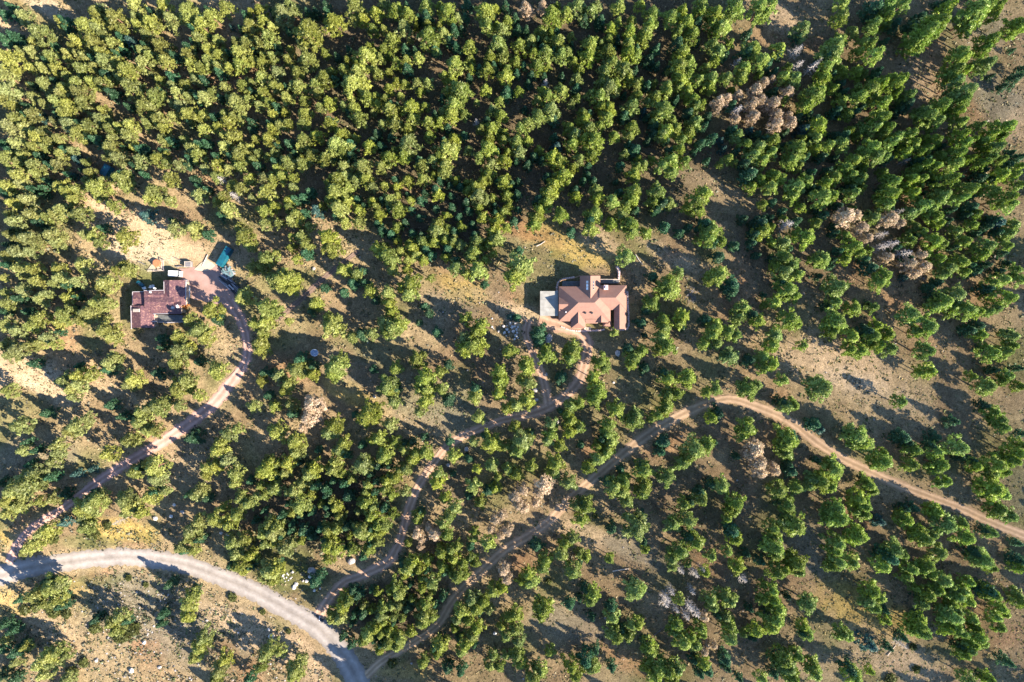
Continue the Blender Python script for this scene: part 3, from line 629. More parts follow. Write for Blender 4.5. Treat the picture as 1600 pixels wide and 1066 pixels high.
3 5 9;1 2 9;26 17 12;30 19 9;28 12 10k;35 21 8;36 16 7k;50 16 14;48 20 11;53 12 9;14 22 9;10 20 7k;20 27 9;17 31 7;3 25 7;5 20 7k;8 34 7k;11 41 8;22 40 8;23 45 8k;36 40 12t;34 48 13t;30 54 7t;13 57 11;49 53 11;45 57 10;24 63 11;25 70 9;20 76 9;39 68 6k;55 64 8;52 69 9;50 75 9;48 81 9;57 71 7k;66 78 12;70 76 8;66 65 6k;71 46 14;75 43 8;68 50 8;62 46 5k;84 52 9;77 61 10;73 62 7;87 63 7;86 38 8;81 71 10;79 74 8;92 68 8;93 64 6k;98 63 6k;73 18 6k;87 17 8;82 28 12;84 31 9;88 30 6k;101 12 10;105 24 13;103 30 8;107 30 10;106 37 10;102 44 7;116 30 8;115 19 7;120 15 7k;120 37 9k;105 60 5k;135 3 12;130 5 9;140 4 9;158 7 8;152 20 10;153 25 9;152 33 9;137 30 8k;137 35 9;139 48 8;157 43 8;106 70 9;100 70 7;98 74 8;94 80 9;90 80 8;87 85 9;82 87 8;81 93 8;85 96 7;93 94 7;70 90 7;69 101 10;73 104 8;58 97 9k;50 104 8;45 103 7k;28 102 12;24 94 9;29 89 9;33 84 9;36 80 10;11 92 9;7 80 12;9 76 9;3 83 8;1 96 6;14 84 6k;121 70 9;118 67 6k;136 63 6;147 64 11;157 66 8;142 58 5k;113 88 10;114 83 7;118 98 8;123 83 5k;124 104 9;133 74 6k;138 80 6;147 78 9;136 91 10;145 93 8k;150 92 7;140 101 8;133 97 6k;151 85 5;158 80 7;103 106 6k
T 800 533
13 2 9k;1 6 6;21 9 12;39 6 12;36 11 9;10 14 9;9 18 10;10 26 10;5 24 6;9 38 10;31 23 9k;3 40 8;56 13 10;58 17 8;50 23 9;54 31 12;52 36 10;73 5 8k;76 10 11;75 14 8;82 6 8;83 17 8k;97 3 11;91 6 7;98 24 10;95 20 8k;110 23 11;98 34 10;103 33 8;97 41 9;96 45 8;92 47 8;87 49 6;120 2 7;128 1 9;137 10 10;133 9 8k;157 10 9;157 17 8;148 12 8k;127 33 9;122 36 7;127 43 10k;125 48 8;148 31 12;145 30 8;153 28 8;147 55 12;144 59 8;42 39 8;37 41 8;35 46 7;37 50 8;42 54 8;36 57 8;30 43 5k;66 43 10;76 50 11;78 46 8;25 52 8;25 58 9;23 62 8;30 66 8;2 54 7;6 63 12;4 68 10;10 60 8;12 57 6k;43 65 6k;60 53 10;60 58 10;56 61 8k;62 62 10;60 67 8;54 66 7;115 68 14;122 65 11;110 72 10;107 77 9;126 63 5k;95 63 11k;93 69 8k;140 72 6k;152 67 11t;150 71 8t;154 76 10t;155 82 9t;146 70 6t;27 77 11;26 82 8;12 79 8;3 84 9;24 86 7k;20 90 12t;17 94 8t;7 93 8t;2 97 9t;4 102 9t;15 101 7t;8 104 8t;38 92 10;40 97 8;36 89 7k;61 74 8;55 79 9;50 81 8;68 80 6k;64 92 12;70 88 9;68 94 10;72 100 8;60 88 8k;83 81 11;80 78 7k;83 91 11;82 95 9;97 85 10;131 91 11;124 89 8k;117 94 9k;119 99 9;111 100 8k;108 102 9;140 101 12;136 105 8;46 103 10;43 100 6k
T 1200 533
3 3 9;22 3 7;3 14 10;9 24 8;52 5 8;58 6 10;70 3 9;76 5 9;66 2 8;99 6 12;100 19 9;95 20 6;33 30 15;29 26 9k;8 38 8k;12 41 9;16 40 9;83 38 9;115 50 8k;139 7 12;134 5 8k;149 7 10;152 3 8;155 17 6k;140 18 7k;150 22 9;137 29 11;127 22 7;147 25 7;157 28 7;134 40 8k;140 45 10;145 50 10;147 54 8;28 52 9k;32 55 8b;56 60 14;58 63 12;62 65 10;53 57 9k;12 62 13;10 66 10;15 58 9k;12 70 9;70 77 13;66 77 8;72 70 7;83 60 11k;86 63 8k;91 68 11;104 60 8k;100 65 8k;105 69 9;119 66 13;118 72 8k;108 77 12;105 80 9;90 78 9;111 88 8;107 89 6;130 78 9;126 74 8k;143 78 12;140 82 9;148 82 7;146 72 7k;155 70 13;152 75 10;157 65 9;141 92 14;146 95 10;136 95 9;133 89 7;4 81 8t;2 77 5t;14 81 9k;12 77 7k;42 79 12;38 77 8;30 74 6k;33 88 13;38 91 10;28 86 8;25 91 7;7 94 12;18 92 9;12 103 11;5 100 6k;63 89 10;65 93 9;60 86 6k;57 99 11;60 103 10;43 104 10;38 106 8;84 104 7k;90 104 8k;107 101 10;103 104 8;145 105 9;158 58 6k
T 0 799
4 2 8;28 10 10;25 14 8;24 19 9;17 22 9;12 24 6;33 17 9s;40 7 8b;54 10 10;52 5 9;58 14 9s;75 6 6w;78 1 6;87 1 8;67 9 6s;125 7 10;135 5 11;143 9 8;148 2 9;120 13 10;118 17 8;125 17 7k;112 25 8;115 29 6k;121 24 7;146 20 11;148 26 9;153 17 9;149 36 10;145 33 8k;152 37 6;157 28 8;157 34 7k;25 50 10;32 48 12;37 47 8;20 54 8;35 55 10;28 58 9;22 60 8s;33 63 9s;41 64 7s;38 52 7k;13 55 6k;15 62 7s;40 58 8k;30 43 7k;107 45 8k;80 42 5s;91 46 4s;120 53 9;118 58 10;117 66 9;122 49 7k;102 64 7k;101 70 6k;145 54 6s;61 67 8k;59 73 8s;70 70 9;75 66 8;80 68 6k;72 75 9;77 78 9s;83 74 9s;73 80 6s;127 79 9;125 85 10;122 91 9;140 93 8;137 99 10;135 104 8;156 104 8k;4 70 8k;9 74 8k;3 80 7;2 86 8k;13 86 10k;10 94 8;16 85 7;25 96 10;30 91 11;37 87 9;33 95 9;28 102 9;41 90 6;45 101 9s;52 95 7s;42 105 8;3 102 8k;10 104 9k
T 400 799
9 8 9;10 14 12;5 14 10;12 10 9;6 20 9;22 1 6;28 2 6k;52 3 8;18 23 9;23 19 7;28 19 5;45 12 9;50 11 7;46 22 12;50 24 9;45 30 8;44 17 8k;30 12 9k;35 15 8k;22 12 6k;57 9 8k;66 13 11;63 10 7k;72 15 8;72 3 10;76 9 9;80 9 8;78 13 7;70 0 8;85 2 7;60 24 8;57 22 5k;70 24 8;72 20 7k;67 28 6k;8 38 12;12 37 9;4 41 8;10 43 8;14 33 6k;37 44 9k;40 40 8k;100 3 7;101 6 6;95 20 5;101 14 8t;104 17 6t;112 14 9t;108 10 6t;103 22 5t;117 8 9;121 3 8;119 15 9;137 13 6;136 17 6;145 20 9;150 5 8t;147 11 6t;154 2 7t;157 12 8t;153 15 7t;98 32 9;95 36 10;92 32 7k;102 36 8;107 30 7;104 42 6;93 40 6;116 26 9;122 24 8;126 22 6;124 30 8;117 35 9;129 33 8;134 29 7;134 22 6k;127 41 11;131 44 7;122 38 6;110 45 10;138 34 6;155 36 9t;157 42 8t;50 50 7;60 47 8k;64 52 8k;58 56 8;54 60 9;48 64 8;52 67 9;47 68 6;87 47 9;89 52 9;84 50 7;76 51 6;79 60 8;78 65 9;80 69 7;86 66 6;75 73 8;70 77 10;67 81 8;82 82 10;85 86 8;77 87 7;90 80 8;97 77 7;88 78 7;106 58 8;105 65 10;107 72 9;103 70 8;110 66 7;95 60 8k;112 58 5k;83 76 8;135 55 9;138 60 11;128 63 9;126 68 8;133 68 9;142 57 9;148 50 10;154 48 8;146 62 7;138 73 9;135 78 9;131 83 10;128 88 8;115 84 9;113 90 7;116 80 6k;106 92 7;104 96 6;120 97 9k;128 99 8k;154 72 7;157 78 9;148 90 7;147 96 8;152 97 7;157 90 6;158 66 8;5 90 9;10 86 10;15 88 7;3 97 8;25 98 11;23 103 10;28 94 7;4 63 4s;20 75 4s;85 95 6s
T 800 799
43 5 10;62 11 8k;52 3 4s;78 10 15;80 5 9k;83 24 6;82 19 6k;101 8 10;110 6 11;115 20 11;110 15 9k;105 25 12;100 30 9;101 35 6;110 33 5;137 12 12k;140 17 10;135 5 6;138 0 8;125 28 8;121 38 7;118 35 6w;105 36 7w;114 38 7w;135 25 7;141 35 10;146 26 6k;155 31 8k;158 20 6k;143 41 8w;15 21 9k;38 17 8;33 20 8;31 27 9;42 26 6;46 29 7;21 30 9;19 35 9;10 40 10;12 44 10;6 44 7;38 38 11;42 32 6k;23 44 4s;61 30 6;51 51 10;49 56 8;46 48 8k;42 54 5k;78 50 14;76 45 9k;20 61 12;18 65 9;17 56 6k;36 58 9k;62 59 9k;63 66 9;79 70 8;75 72 7;73 77 9;66 79 11;62 76 8;68 73 7k;50 66 6k;105 56 7;96 53 8w;99 49 7w;95 56 8w;102 60 6w;110 58 9w;114 62 9w;108 64 8w;112 49 6w;120 66 6t;103 71 9;101 75 8;108 82 12;112 79 8;115 84 8;118 73 9;119 77 6;122 83 5t;126 83 5t;120 87 6t;124 55 9;126 60 8;133 53 9;136 56 9;134 66 9;136 72 10;137 80 9;128 64 6k;148 60 6k;145 77 5;153 75 10;150 78 7k;157 55 8;158 64 7k;157 46 6;2 64 9;2 74 10;4 81 8;3 90 9;5 95 8;14 103 12;18 100 8;15 97 7k;24 88 8;37 97 10;40 103 9;46 92 12k;50 97 10;52 86 7k;86 85 10;88 88 9;82 80 6k;62 97 8k;92 97 13;98 100 13;103 98 9;90 103 10;85 98 9;100 105 10;120 95 9;122 99 8k;117 100 8k;113 92 7k;133 92 9k;134 97 6k;156 104 8;142 104 6k
T 1200 799
3 10 10;17 9 14;12 5 8k;44 5 15;40 3 10;60 2 9;55 0 8;69 6 9b;56 15 13;86 5 10;83 3 7;112 8 13;121 7 7;124 16 12;140 3 11;150 4 11;134 10 7k;140 14 7;4 23 13;6 27 10;3 16 8;18 33 12;20 38 9;15 30 9;5 38 11;10 36 8;43 20 12;42 25 9;44 32 12;52 32 10;40 34 9;93 13 10;97 17 12;102 15 8;74 28 14k;80 24 11;72 34 11;84 27 8;107 26 11;100 34 9;97 36 9;102 39 8;90 36 10;87 41 8;110 44 10;114 47 8;107 49 8;127 25 10k;130 29 9;136 31 12;139 35 9;155 30 10k;157 35 8;155 19 6k;125 44 8;122 50 9;118 53 10;125 56 9;115 58 7;136 49 11k;140 52 10;155 52 8;158 56 9;65 50 11;63 56 10;69 54 9;67 60 8;100 53 10;104 50 8;97 58 8;95 53 7k;92 48 6;3 50 8;4 56 9;7 61 8;5 68 12;3 73 10;25 58 11;12 53 5k;72 61 7k;74 68 7;115 66 13;117 72 11;112 74 9;120 75 9;110 64 9;118 62 8;127 67 9;130 72 8;145 60 8;148 64 7;142 66 8;145 72 8;94 70 12;97 75 10;90 74 9;93 66 9k;22 72 8;25 77 8;20 75 6k;46 76 10;49 78 8;63 83 11b;83 78 7k;74 84 7k;82 82 7w;91 85 5s;131 79 11;134 82 9;128 83 8;125 86 9;118 83 8k;122 89 8;10 92 13;12 98 12;6 93 9k;18 90 9;28 96 10;30 101 9;15 104 11;3 101 8k;50 98 10k;54 103 11;64 100 6;148 93 9k;125 105 9;133 103 6k;138 105 8;93 99 6s;77 105 8s"""
KIND = {'': 'pine', 'k': 'fir', 'b': 'spruce', 't': 'dead', 'w': 'bare', 's': 'shrub'}  # k: dark firs, and some shaded pine portions painted dark green
items = []
ox = oy = 0
for line in TREES.strip().split('\n'):
    if line[0] == 'T':
        _, a, b = line.split(); ox, oy = int(a), int(b); continue
    for e in line.split(';'):
        a, b, c = e.split()
        kd = KIND[c[-1] if c[-1].isalpha() else '']
        items.append([ox + float(a) * 2.5, oy + float(b) * 2.5, float(c.rstrip('kbtws')) * 2.5, kd])

def tint(kd, px, py, r):
    k = r.random()
    if kd == 'pine':
        c = np.array((0.214, 0.222, 0.033)) * r.uniform(.62, 1.28)
        c = c * (1 - k * .5) + np.array((0.120, 0.180, 0.040)) * k * .5
        pale = r.random() ** 2 * 1.2
        c = c + np.array((.04, .045, .045)) * pale
        # mostly painted light: needles warmer to the left, deeper green to the right
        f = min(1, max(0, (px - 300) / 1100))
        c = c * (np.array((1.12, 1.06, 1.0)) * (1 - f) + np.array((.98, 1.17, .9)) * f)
        c = c + np.array((.022, .020, .028)) * max(0, 1 - px / 600)  # pale bluish haze at the left, painted into the needle colour
        return c
    if kd == 'fir':
        return np.array((0.034, 0.100, 0.050)) * r.uniform(.75, 1.3) + np.array((.02, .015, 0)) * k * .6
    if kd == 'spruce':
        return np.array((0.05, 0.115, 0.105)) * r.uniform(.8, 1.25)
    if kd == 'shrub':
        return np.array((0.115, 0.125, 0.035)) * r.uniform(.8, 1.2)
    if kd == 'dead':
        return np.array((0.50, 0.355, 0.25)) * r.uniform(.8, 1.15)
    return np.array((.4, .36, .36))

tr = random.Random(21)
recs = []
RP = np.concatenate([p for k, p in PATHS.items() if k != 'faint_track'])
for i, (px, py, dp, kd) in enumerate(items):
    # a crown does not hang over the middle of a road
    dr = np.hypot(RP[:, 0] - px, RP[:, 1] - py) - RP[:, 2] / 2; j = int(np.argmin(dr)); need = dp * (.46 if kd in ('pine', 'fir') else .12)
    if dr[j] < need:
        vx, vy = px - RP[j, 0], py - RP[j, 1]; L_ = math.hypot(vx, vy) + 1e-6; mv = min(need - dr[j], 18)
        px += vx / L_ * mv; py += vy / L_ * mv; items[i][0] = px; items[i][1] = py
    d = dp * M * 1.0
    if kd == 'pine': h = min(16.5, 3.0 + 1.45 * d + tr.uniform(-1.2, 1.2))
    elif kd == 'fir': h = min(13, 2.0 + 1.45 * d + tr.uniform(-.8, 1))
    elif kd == 'spruce': h = 1.0 + 1.4 * d
    elif kd == 'shrub': h = .6 + .25 * d
    elif kd == 'dead': h = 3.5 + 1.45 * d
    else: h = 3.5 + 1.6 * d
    if kd != 'shrub' and py < 330 and 500 < px < 1300: h *= 1.12
    if px > 1360 and py < 330 and kd == 'pine': h = min(21, h * 1.35)
    # big trees at the border lean outward on their own
    f = .66 if kd in ('pine', 'dead') else .5
    b = P(px, py, h * f)
    x, y = b.x, b.y
    d *= (D - h * f) / D
    recs.append([x, y, H(x, y), d * tr.uniform(.94, 1.12), h, kd, px, py])

# trees standing just outside the frame: their shadows and crowns reach in
fr = random.Random(5)
pts = [(q[6], q[7]) for q in recs]
n_out = 0
for _ in range(1500):
    px = fr.uniform(-330, 1930); py = fr.uniform(-260, 1330)
    if -6 < px < 1606 and -6 < py < 1072: continue
    x, y = w0(px, py)
    if road_dist(np.array([x]), np.array([y]))[0] < 2: continue
    if float(vnoise(x, y, 22, 12)) < -.25: continue
    if any(abs(px - a) < 17 and abs(py - b) < 17 for a, b in pts[len(items):]) : continue
    pts.append((px, py))
    dd = fr.uniform(3.2, 6.2); kd = 'pine' if fr.random() < .8 else 'fir'
    recs.append([x, y, H(x, y), dd, 3.5 + 1.45 * dd, kd, px, py]); n_out += 1

# the group whose shade lies on the lower end of the gravel road
for px, py in ((646, 1078), (622, 1092), (668, 1088), (690, 1082), (676, 1105), (702, 1098), (690, 1124), (724, 1112), (655, 1118), (735, 1085), (640, 1108)):
    x, y = w0(px, py); recs.append([x, y, H(x, y), 6.6, 17.5, 'pine', px, py])
# understorey: thin firs and poles between the listed trees of the dense stands
P0 = np.array([(q[0], q[1]) for q in recs])
new = []
for it_ in range(11000):
    px = fr.uniform(0, 1600); py = fr.uniform(0, 430)
    if it_ < 500: px, py = fr.choice(((500, 790), (640, 960), (700, 340))); px += fr.uniform(-110, 110); py += fr.uniform(-65, 65)
    lim = 2000 if it_ < 500 else 300 if px < 330 else 345 if px < 800 else 250 + .42 * (px - 800)
    if len(new) > 470: continue
    if py > lim: continue
    if px > 1390 and py < 210 or px > 1180 and py < 75: continue
    if any(((px - a) / rx) ** 2 + ((py - b) / ry) ** 2 < 1 for a, b, rx, ry in ((215, 365, 110, 60), (1110, 290, 110, 30), (161, 262, 16, 16), (60, 20, 70, 30), (700, 95, 45, 18), (360, 300, 60, 50), (860, 380, 90, 40))): continue
    x, y = w0(px, py); x *= .96; y *= .96
    dd = np.min(np.hypot(P0[:, 0] - x, P0[:, 1] - y))
    if dd < 1.9 or dd > 6 or road_dist(np.array([x]), np.array([y]))[0] < 2: continue
    if new and min(math.hypot(a - x, b - y) for a, b in new) < 2.0: continue
    new.append((x, y)); kd = 'fir' if fr.random() < .6 else 'pine'; w_ = fr.uniform(2.2, 3.6)
    recs.append([x, y, H(x, y), w_, 2.5 + 1.6 * w_, kd, px, py])

# ------------------------------------------------------------------ landmarks for the labels
LM = [
 (0, 0, "photo's top left corner"), (1600, 0, "photo's top right corner"), (0, 1066, "photo's bottom left corner"), (1600, 1066, "photo's bottom right corner"),
 (160, 0, "top edge one tenth across"), (320, 0, "top edge one fifth across"), (480, 0, "top edge three tenths across"), (640, 0, "top edge two fifths across"),
 (825, 8, "dead clump at top centre"), (960, 0, "top edge three fifths across"), (1120, 0, "top edge seven tenths across"), (1220, 35, "bare sandy patch at the top right"),
 (1450, 125, "sandy opening near the top right"), (1345, 0, "point just left of the top right pines"), (1560, 165, "grey clearing at the upper right edge"),
 (161, 262, "small teal shed"), (0, 120, "upper part of the left edge"), (0, 300, "left edge level with the teal shed"), (0, 470, "left edge level with the left house"), (0, 690, "left edge below the pale clearing"),
 (745, 192, "lone grey snag in the upper forest"), (855, 132, "thin grey snag right of upper centre"), (700, 100, "rust-coloured bare strip in the upper forest"), (1180, 165, "upper right dead stand"),
 (1250, 100, "bare orange spot at top right"), (1200, 190, "tan dead crowns in the upper right"), (1340, 345, "right-hand stand of dead trees"), (1420, 405, "palest dead crowns at right"), (1228, 350, "grey snag left of the right dead stand"),
 (360, 285, "grey snags above the teal container"), (215, 370, "sandy clearing above the left house"), (250, 475, "left house"), (350, 402, "teal container"), (325, 448, "gravel yard"), (375, 430, "lumber pile"), (386, 545, "top bend of the reddish driveway"),
 (250, 693, "middle of the reddish driveway"), (150, 755, "lower stretch of the reddish driveway"), (45, 830, "foot of the reddish driveway"), (50, 590, "bright pale clearing at left"),
 (925, 470, "red-roofed house"), (857, 475, "raised terrace"), (965, 420, "curved stone wall"), (880, 385, "golden grass slope"), (795, 515, "white stone pile"), (858, 528, "grey boulder by the driveway"), (965, 551, "pale boulder below the house"),
 (1080, 460, "dark brush pile"), (491, 551, "satellite dish"), (486, 650, "big lone dead tree left of centre"), (570, 620, "golden strip left of centre"), (486, 890, "large round boulder"), (540, 905, "mouth of the winding driveway"),
 (855, 630, "fork of the dirt path"), (775, 660, "upper bend of the winding driveway"), (665, 742, "middle bend of the winding driveway"), (628, 835, "lower bend of the winding driveway"), (915, 550, "driveway bend below the house"),
 (665, 838, "dead clump beside the driveway"), (800, 785, "tan dead stand right of centre"), (788, 893, "dead tree beside the long track"), (745, 899, "lower stretch of the long track"), (862, 811, "middle of the long track"),
 (975, 708, "straight climb of the long track"), (1130, 625, "crest bend of the long track"), (1190, 722, "tan dead trees below the track bend"), (1310, 590, "big grassy clearing at right"), (1312, 714, "track below the big clearing"), (1450, 775, "right stretch of the long track"), (1580, 830, "track at the right edge"),
 (968, 890, "white fallen log"), (1060, 940, "lower grey dead stand"), (1160, 905, "small grey snag below the pines"), (1340, 950, "straw-coloured clearing at lower right"), (1395, 1010, "leaning snag at lower right"), (935, 835, "sandy opening beside the long track"),
 (1600, 330, "right edge a third down"), (1600, 480, "right edge level with the house"), (1600, 640, "right edge beside the big clearing"), (1600, 930, "lower part of the right edge"),
 (640, 290, "dark gap in the upper forest"), (560, 190, "middle of the upper left forest"), (300, 130, "heart of the top left forest"), (200, 140, "middle of the top left forest"), (455, 240, "upper forest above the lumber pile"), (910, 110, "heart of the upper middle forest"), (990, 170, "forest lane in the upper middle"), (1320, 200, "heart of the upper right forest"), (1500, 270, "upper right slope forest"),
 (1130, 310, "grassy strip in the upper right"), (1060, 395, "orange bare spot above the brush pile"), (640, 440, "shady wood between the two houses"), (500, 450, "faint track"), (440, 860, "dark green hollow"), (240, 866, "crest of the gravel road"), (450, 953, "gravel road's outer bend"), (590, 1040, "junction at the bottom edge"),
 (65, 935, "first big bush patch below the road"), (205, 1048, "boulder in the rocky field"), (424, 992, "pale boulder beside the gravel road"), (295, 945, "rocky field below the road"), (205, 832, "yellow grass verge above the road"),
 (850, 1066, "bottom edge just right of centre"), (1000, 1066, "bottom edge five eighths across"), (1180, 1066, "bottom edge three quarters across"), (690, 1066, "bottom edge left of centre"), (390, 730, "wood right of the reddish driveway"), (560, 760, "wood left of the winding driveway"), (1400, 890, "lower right grove"), (1500, 600, "pines right of the big clearing"),
]
ORD = ['nearest', 'second nearest', 'third nearest', 'fourth nearest', 'fifth nearest', 'sixth nearest', 'seventh nearest', 'eighth nearest', 'ninth nearest', 'tenth nearest', 'eleventh nearest', 'twelfth nearest']
OCT = ['right of', 'lower right of', 'below', 'lower left of', 'left of', 'upper left of', 'above', 'upper right of']
WORD = {'pine': 'yellow-green pine', 'fir': 'dark green fir', 'spruce': 'blue-green spruce', 'dead': 'tan dead pine', 'bare': 'grey snag', 'shrub': 'low green bush'}
CAT = {'pine': 'pine tree', 'fir': 'fir tree', 'spruce': 'spruce', 'dead': 'dead tree', 'bare': 'dead tree', 'shrub': 'shrub'}
NAME = {'pine': 'pine_tree', 'fir': 'fir_tree', 'spruce': 'spruce_tree', 'dead': 'dead_pine_tree', 'bare': 'bare_dead_tree', 'shrub': 'shrub'}
GRP = {'pine': 'pines of the mountain forest', 'fir': 'dark firs among the pines', 'spruce': 'blue-green spruces', 'dead': 'tan dead pines', 'bare': 'bare grey snags', 'shrub': 'low bushes in the open'}

def size_word(kd, d):
    if kd in ('pine', 'fir'):
        return 'broad' if d > 5.6 else 'mid-sized' if d > 4.2 else 'small'
    if kd == 'shrub': return 'wide' if d > 3.4 else 'small'
    return 'big' if d > 4.4 else 'small'

cells = {}
inview = recs[:len(items)]
for i, q in enumerate(inview):
    px, py = q[6], q[7]
    best = min(LM, key=lambda l: (l[0] - px) ** 2 + (l[1] - py) ** 2)
    dx, dy = px - best[0], py - best[1]
    oc = int(((math.degrees(math.atan2(dy, dx)) + 22.5) % 360) // 45)
    sw = size_word(q[5], q[3])
    cells.setdefault((best[2], oc, q[5], sw), []).append((math.hypot(dx, dy), i))
LABEL = {}
for (lm, oc, kd, sw), L_ in cells.items():
    L_.sort()
    for k, (dist, i) in enumerate(L_):
        s = ("" if len(L_) == 1 else ORD[min(k, 11)] + " ") + f"{sw} {WORD[kd]} {OCT[oc]} the {lm}"
        if len(s.split()) > 16: s = s.replace('lower part of the ', 'lower ').replace('dead clump beside the winding driveway', 'dead clump beside the driveway').replace('upper part of the ', 'upper ').replace('yellow-green pine', 'pine').replace('dark green fir', 'dark fir').replace('tan dead pine', 'dead pine')
        if len(s.split()) > 16: s = s.replace(sw + ' ', '', 1)
        LABEL[i] = s

# the 300 largest of a kind are things of their own
single = set()
for kd in KIND.values():
    ids = [i for i, q in enumerate(inview) if q[5] == kd]
    ids.sort(key=lambda i: -inview[i][3])
    single.update(ids[:300])

mass = {'pine': [], 'fir': []}
tr = random.Random(77)
for i, q in enumerate(recs):
    x, y, z, d, h, kd, px, py = q
    v = tr.randrange(NVAR[kd]); rot = tr.uniform(0, 6.283)
    sx = d / DI[kd]; sz = h / HT[kd]
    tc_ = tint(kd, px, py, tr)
    if i in single:
        me, tme = PROTO[kd, v][:2]
        root = empty(NAME[kd], (x, y, z), rot)
        root.scale = (sx, sx, sz)
        tag(root, LABEL[i], CAT[kd], GRP[kd])
        if kd != 'bare':
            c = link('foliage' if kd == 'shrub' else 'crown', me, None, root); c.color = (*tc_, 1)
            link('stems' if kd == 'shrub' else 'trunk', tme, None, root)
        else:
            link('trunk', tme, None, root)
    else:
        mass[kd].append((x, y, z, sx, sz, rot, v, tc_))

def forest(name, kd, label, cat):
    Vs = []; Ss = []; Ts = []; Fs = []; Ms = []; nv = 0
    tV = []; tF = []; tn = 0
    low = {v: crown_arrays(kd, v * 13 + 5, 14 if kd == 'pine' else 15) for v in range(NVAR[kd])}
    for (x, y, z, sx, sz, rot, v, tc_) in mass[kd]:
        cv, cs = low[v]
        ca, sa = math.cos(rot), math.sin(rot)
        Rm = np.array(((ca * sx, sa * sx, 0), (-sa * sx, ca * sx, 0), (0, 0, sz)))
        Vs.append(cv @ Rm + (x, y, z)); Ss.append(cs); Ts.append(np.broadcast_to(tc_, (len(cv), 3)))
        # trunk: six-sided, tapered
        hh = HT[kd] * sz * .9; r0 = .2 * sz + .03
        a = np.arange(5) * 6.283 / 5
        ring = np.stack([np.cos(a), np.sin(a)], -1)
        tV.append(np.vstack([np.column_stack([ring * r0 + (x, y), np.full(5, z - .5)]), np.column_stack([ring * .04 + (x, y), np.full(5, z + hh)])]))
        k = np.arange(5); j = (k + 1) % 5
        tF.append(np.vstack([np.stack([k, j, j + 5], -1), np.stack([k, j + 5, k + 5], -1)]) + tn); tn += 10
    V = np.concatenate(Vs); n = len(V)
    F = np.arange(n).reshape(-1, 3)
    tv = np.concatenate(tV); tf = np.concatenate(tF) + n
    me = np_mesh(name, np.vstack([V, tv]), np.vstack([F, tf]))
    S = np.concatenate(Ss); T = np.concatenate(Ts)
    set_col(me, 'shade', np.vstack([np.repeat(S[:, None], 3, 1), np.ones((len(tv), 3))]))
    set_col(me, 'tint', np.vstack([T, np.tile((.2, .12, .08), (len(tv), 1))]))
    me.materials.append(M_LEAFA); me.materials.append(M_BARK)
    me.polygons.foreach_set('material_index', np.concatenate([np.zeros(len(F), np.int32), np.ones(len(tf), np.int32)]))
    o = link(name, me)
    tag(o, label, cat, kind='stuff')
    print(name, len(mass[kd]), 'trees', len(me.polygons), 'tris')
forest('pine_forest', 'pine', 'smaller yellow-green pines filling the forest between the larger trees', 'forest')
forest('fir_forest', 'fir', 'smallest dark firs growing in the shade under the pines', 'forest')
# ------------------------------------------------------------------ roofs and houses
def roof_mat(name, c1, c2, seam=0.0, seam_w=0.45, litter=None):
    """painted standing-seam or shingle roof: fine ribs run down each slope (relief), weathered colour"""
    m, nt, out = new_mat(name); L = nt.links
    tc = N(nt, 'ShaderNodeTexCoord'); no = N(nt, 'ShaderNodeTexNoise')
    no.inputs['Scale'].default_value = 0.9; no.inputs['Detail'].default_value = 8; no.inputs['Roughness'].default_value = 0.7
    L.new(tc.outputs['Object'], no.inputs['Vector'])
    rp = N(nt, 'ShaderNodeValToRGB')
    rp.color_ramp.elements[0].position = 0.3; rp.color_ramp.elements[0].color = (*c2, 1)
    rp.color_ramp.elements[1].position = 0.7; rp.color_ramp.elements[1].color = (*c1, 1)
    L.new(no.outputs['Fac'], rp.inputs['Fac'])
    b = N(nt, 'ShaderNodeBsdfPrincipled'); b.inputs['Roughness'].default_value = 0.7; b.inputs['Specular IOR Level'].default_value = 0.25
    if litter:      # sun dapple painted as pale blotches on the shingles
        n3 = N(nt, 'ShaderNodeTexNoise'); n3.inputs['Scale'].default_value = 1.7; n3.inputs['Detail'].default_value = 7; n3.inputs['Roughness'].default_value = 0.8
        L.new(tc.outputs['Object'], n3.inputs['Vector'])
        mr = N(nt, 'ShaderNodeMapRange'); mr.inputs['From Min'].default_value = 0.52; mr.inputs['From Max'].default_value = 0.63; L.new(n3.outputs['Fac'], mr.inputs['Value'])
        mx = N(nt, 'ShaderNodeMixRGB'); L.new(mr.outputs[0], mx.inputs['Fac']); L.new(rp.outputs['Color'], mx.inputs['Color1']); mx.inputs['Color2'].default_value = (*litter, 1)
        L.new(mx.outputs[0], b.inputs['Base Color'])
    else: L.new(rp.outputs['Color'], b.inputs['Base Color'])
    uv = N(nt, 'ShaderNodeAttribute', attribute_name='slope')
    wv = N(nt, 'ShaderNodeTexWave', wave_type='BANDS', bands_direction='X'); wv.inputs['Scale'].default_value = 0.314 / seam_w
    L.new(uv.outputs['Color'], wv.inputs['Vector'])
    bp = N(nt, 'ShaderNodeBump'); bp.inputs['Strength'].default_value = 0.5; bp.inputs['Distance'].default_value = seam
    L.new(wv.outputs['Fac'], bp.inputs['Height']); L.new(bp.outputs['Normal'], b.inputs['Normal'])
    L.new(b.outputs[0], out.inputs['Surface'])
    return m
M_ROOF = roof_mat('red_brown_roof', (0.275, 0.152, 0.112), (0.22, 0.118, 0.09), 0.006)
M_ROOF2 = roof_mat('plum_shingle_roof', (0.135, 0.066, 0.074), (0.085, 0.042, 0.052), 0.006, 0.3, litter=(0.36, 0.20, 0.15))  # pale litter colour is sun dapple painted into the roof
M_FASCIA = surf('pale_fascia', (0.36, 0.33, 0.34), 0.6, 0.1)
M_FASCIA1 = surf('brown_fascia', (0.24, 0.13, 0.11), 0.6, 0.1)
M_STUCCO = surf('tan_stucco', (0.42, 0.33, 0.25), 0.9, 0.1, 1.0, 0.01, 20)
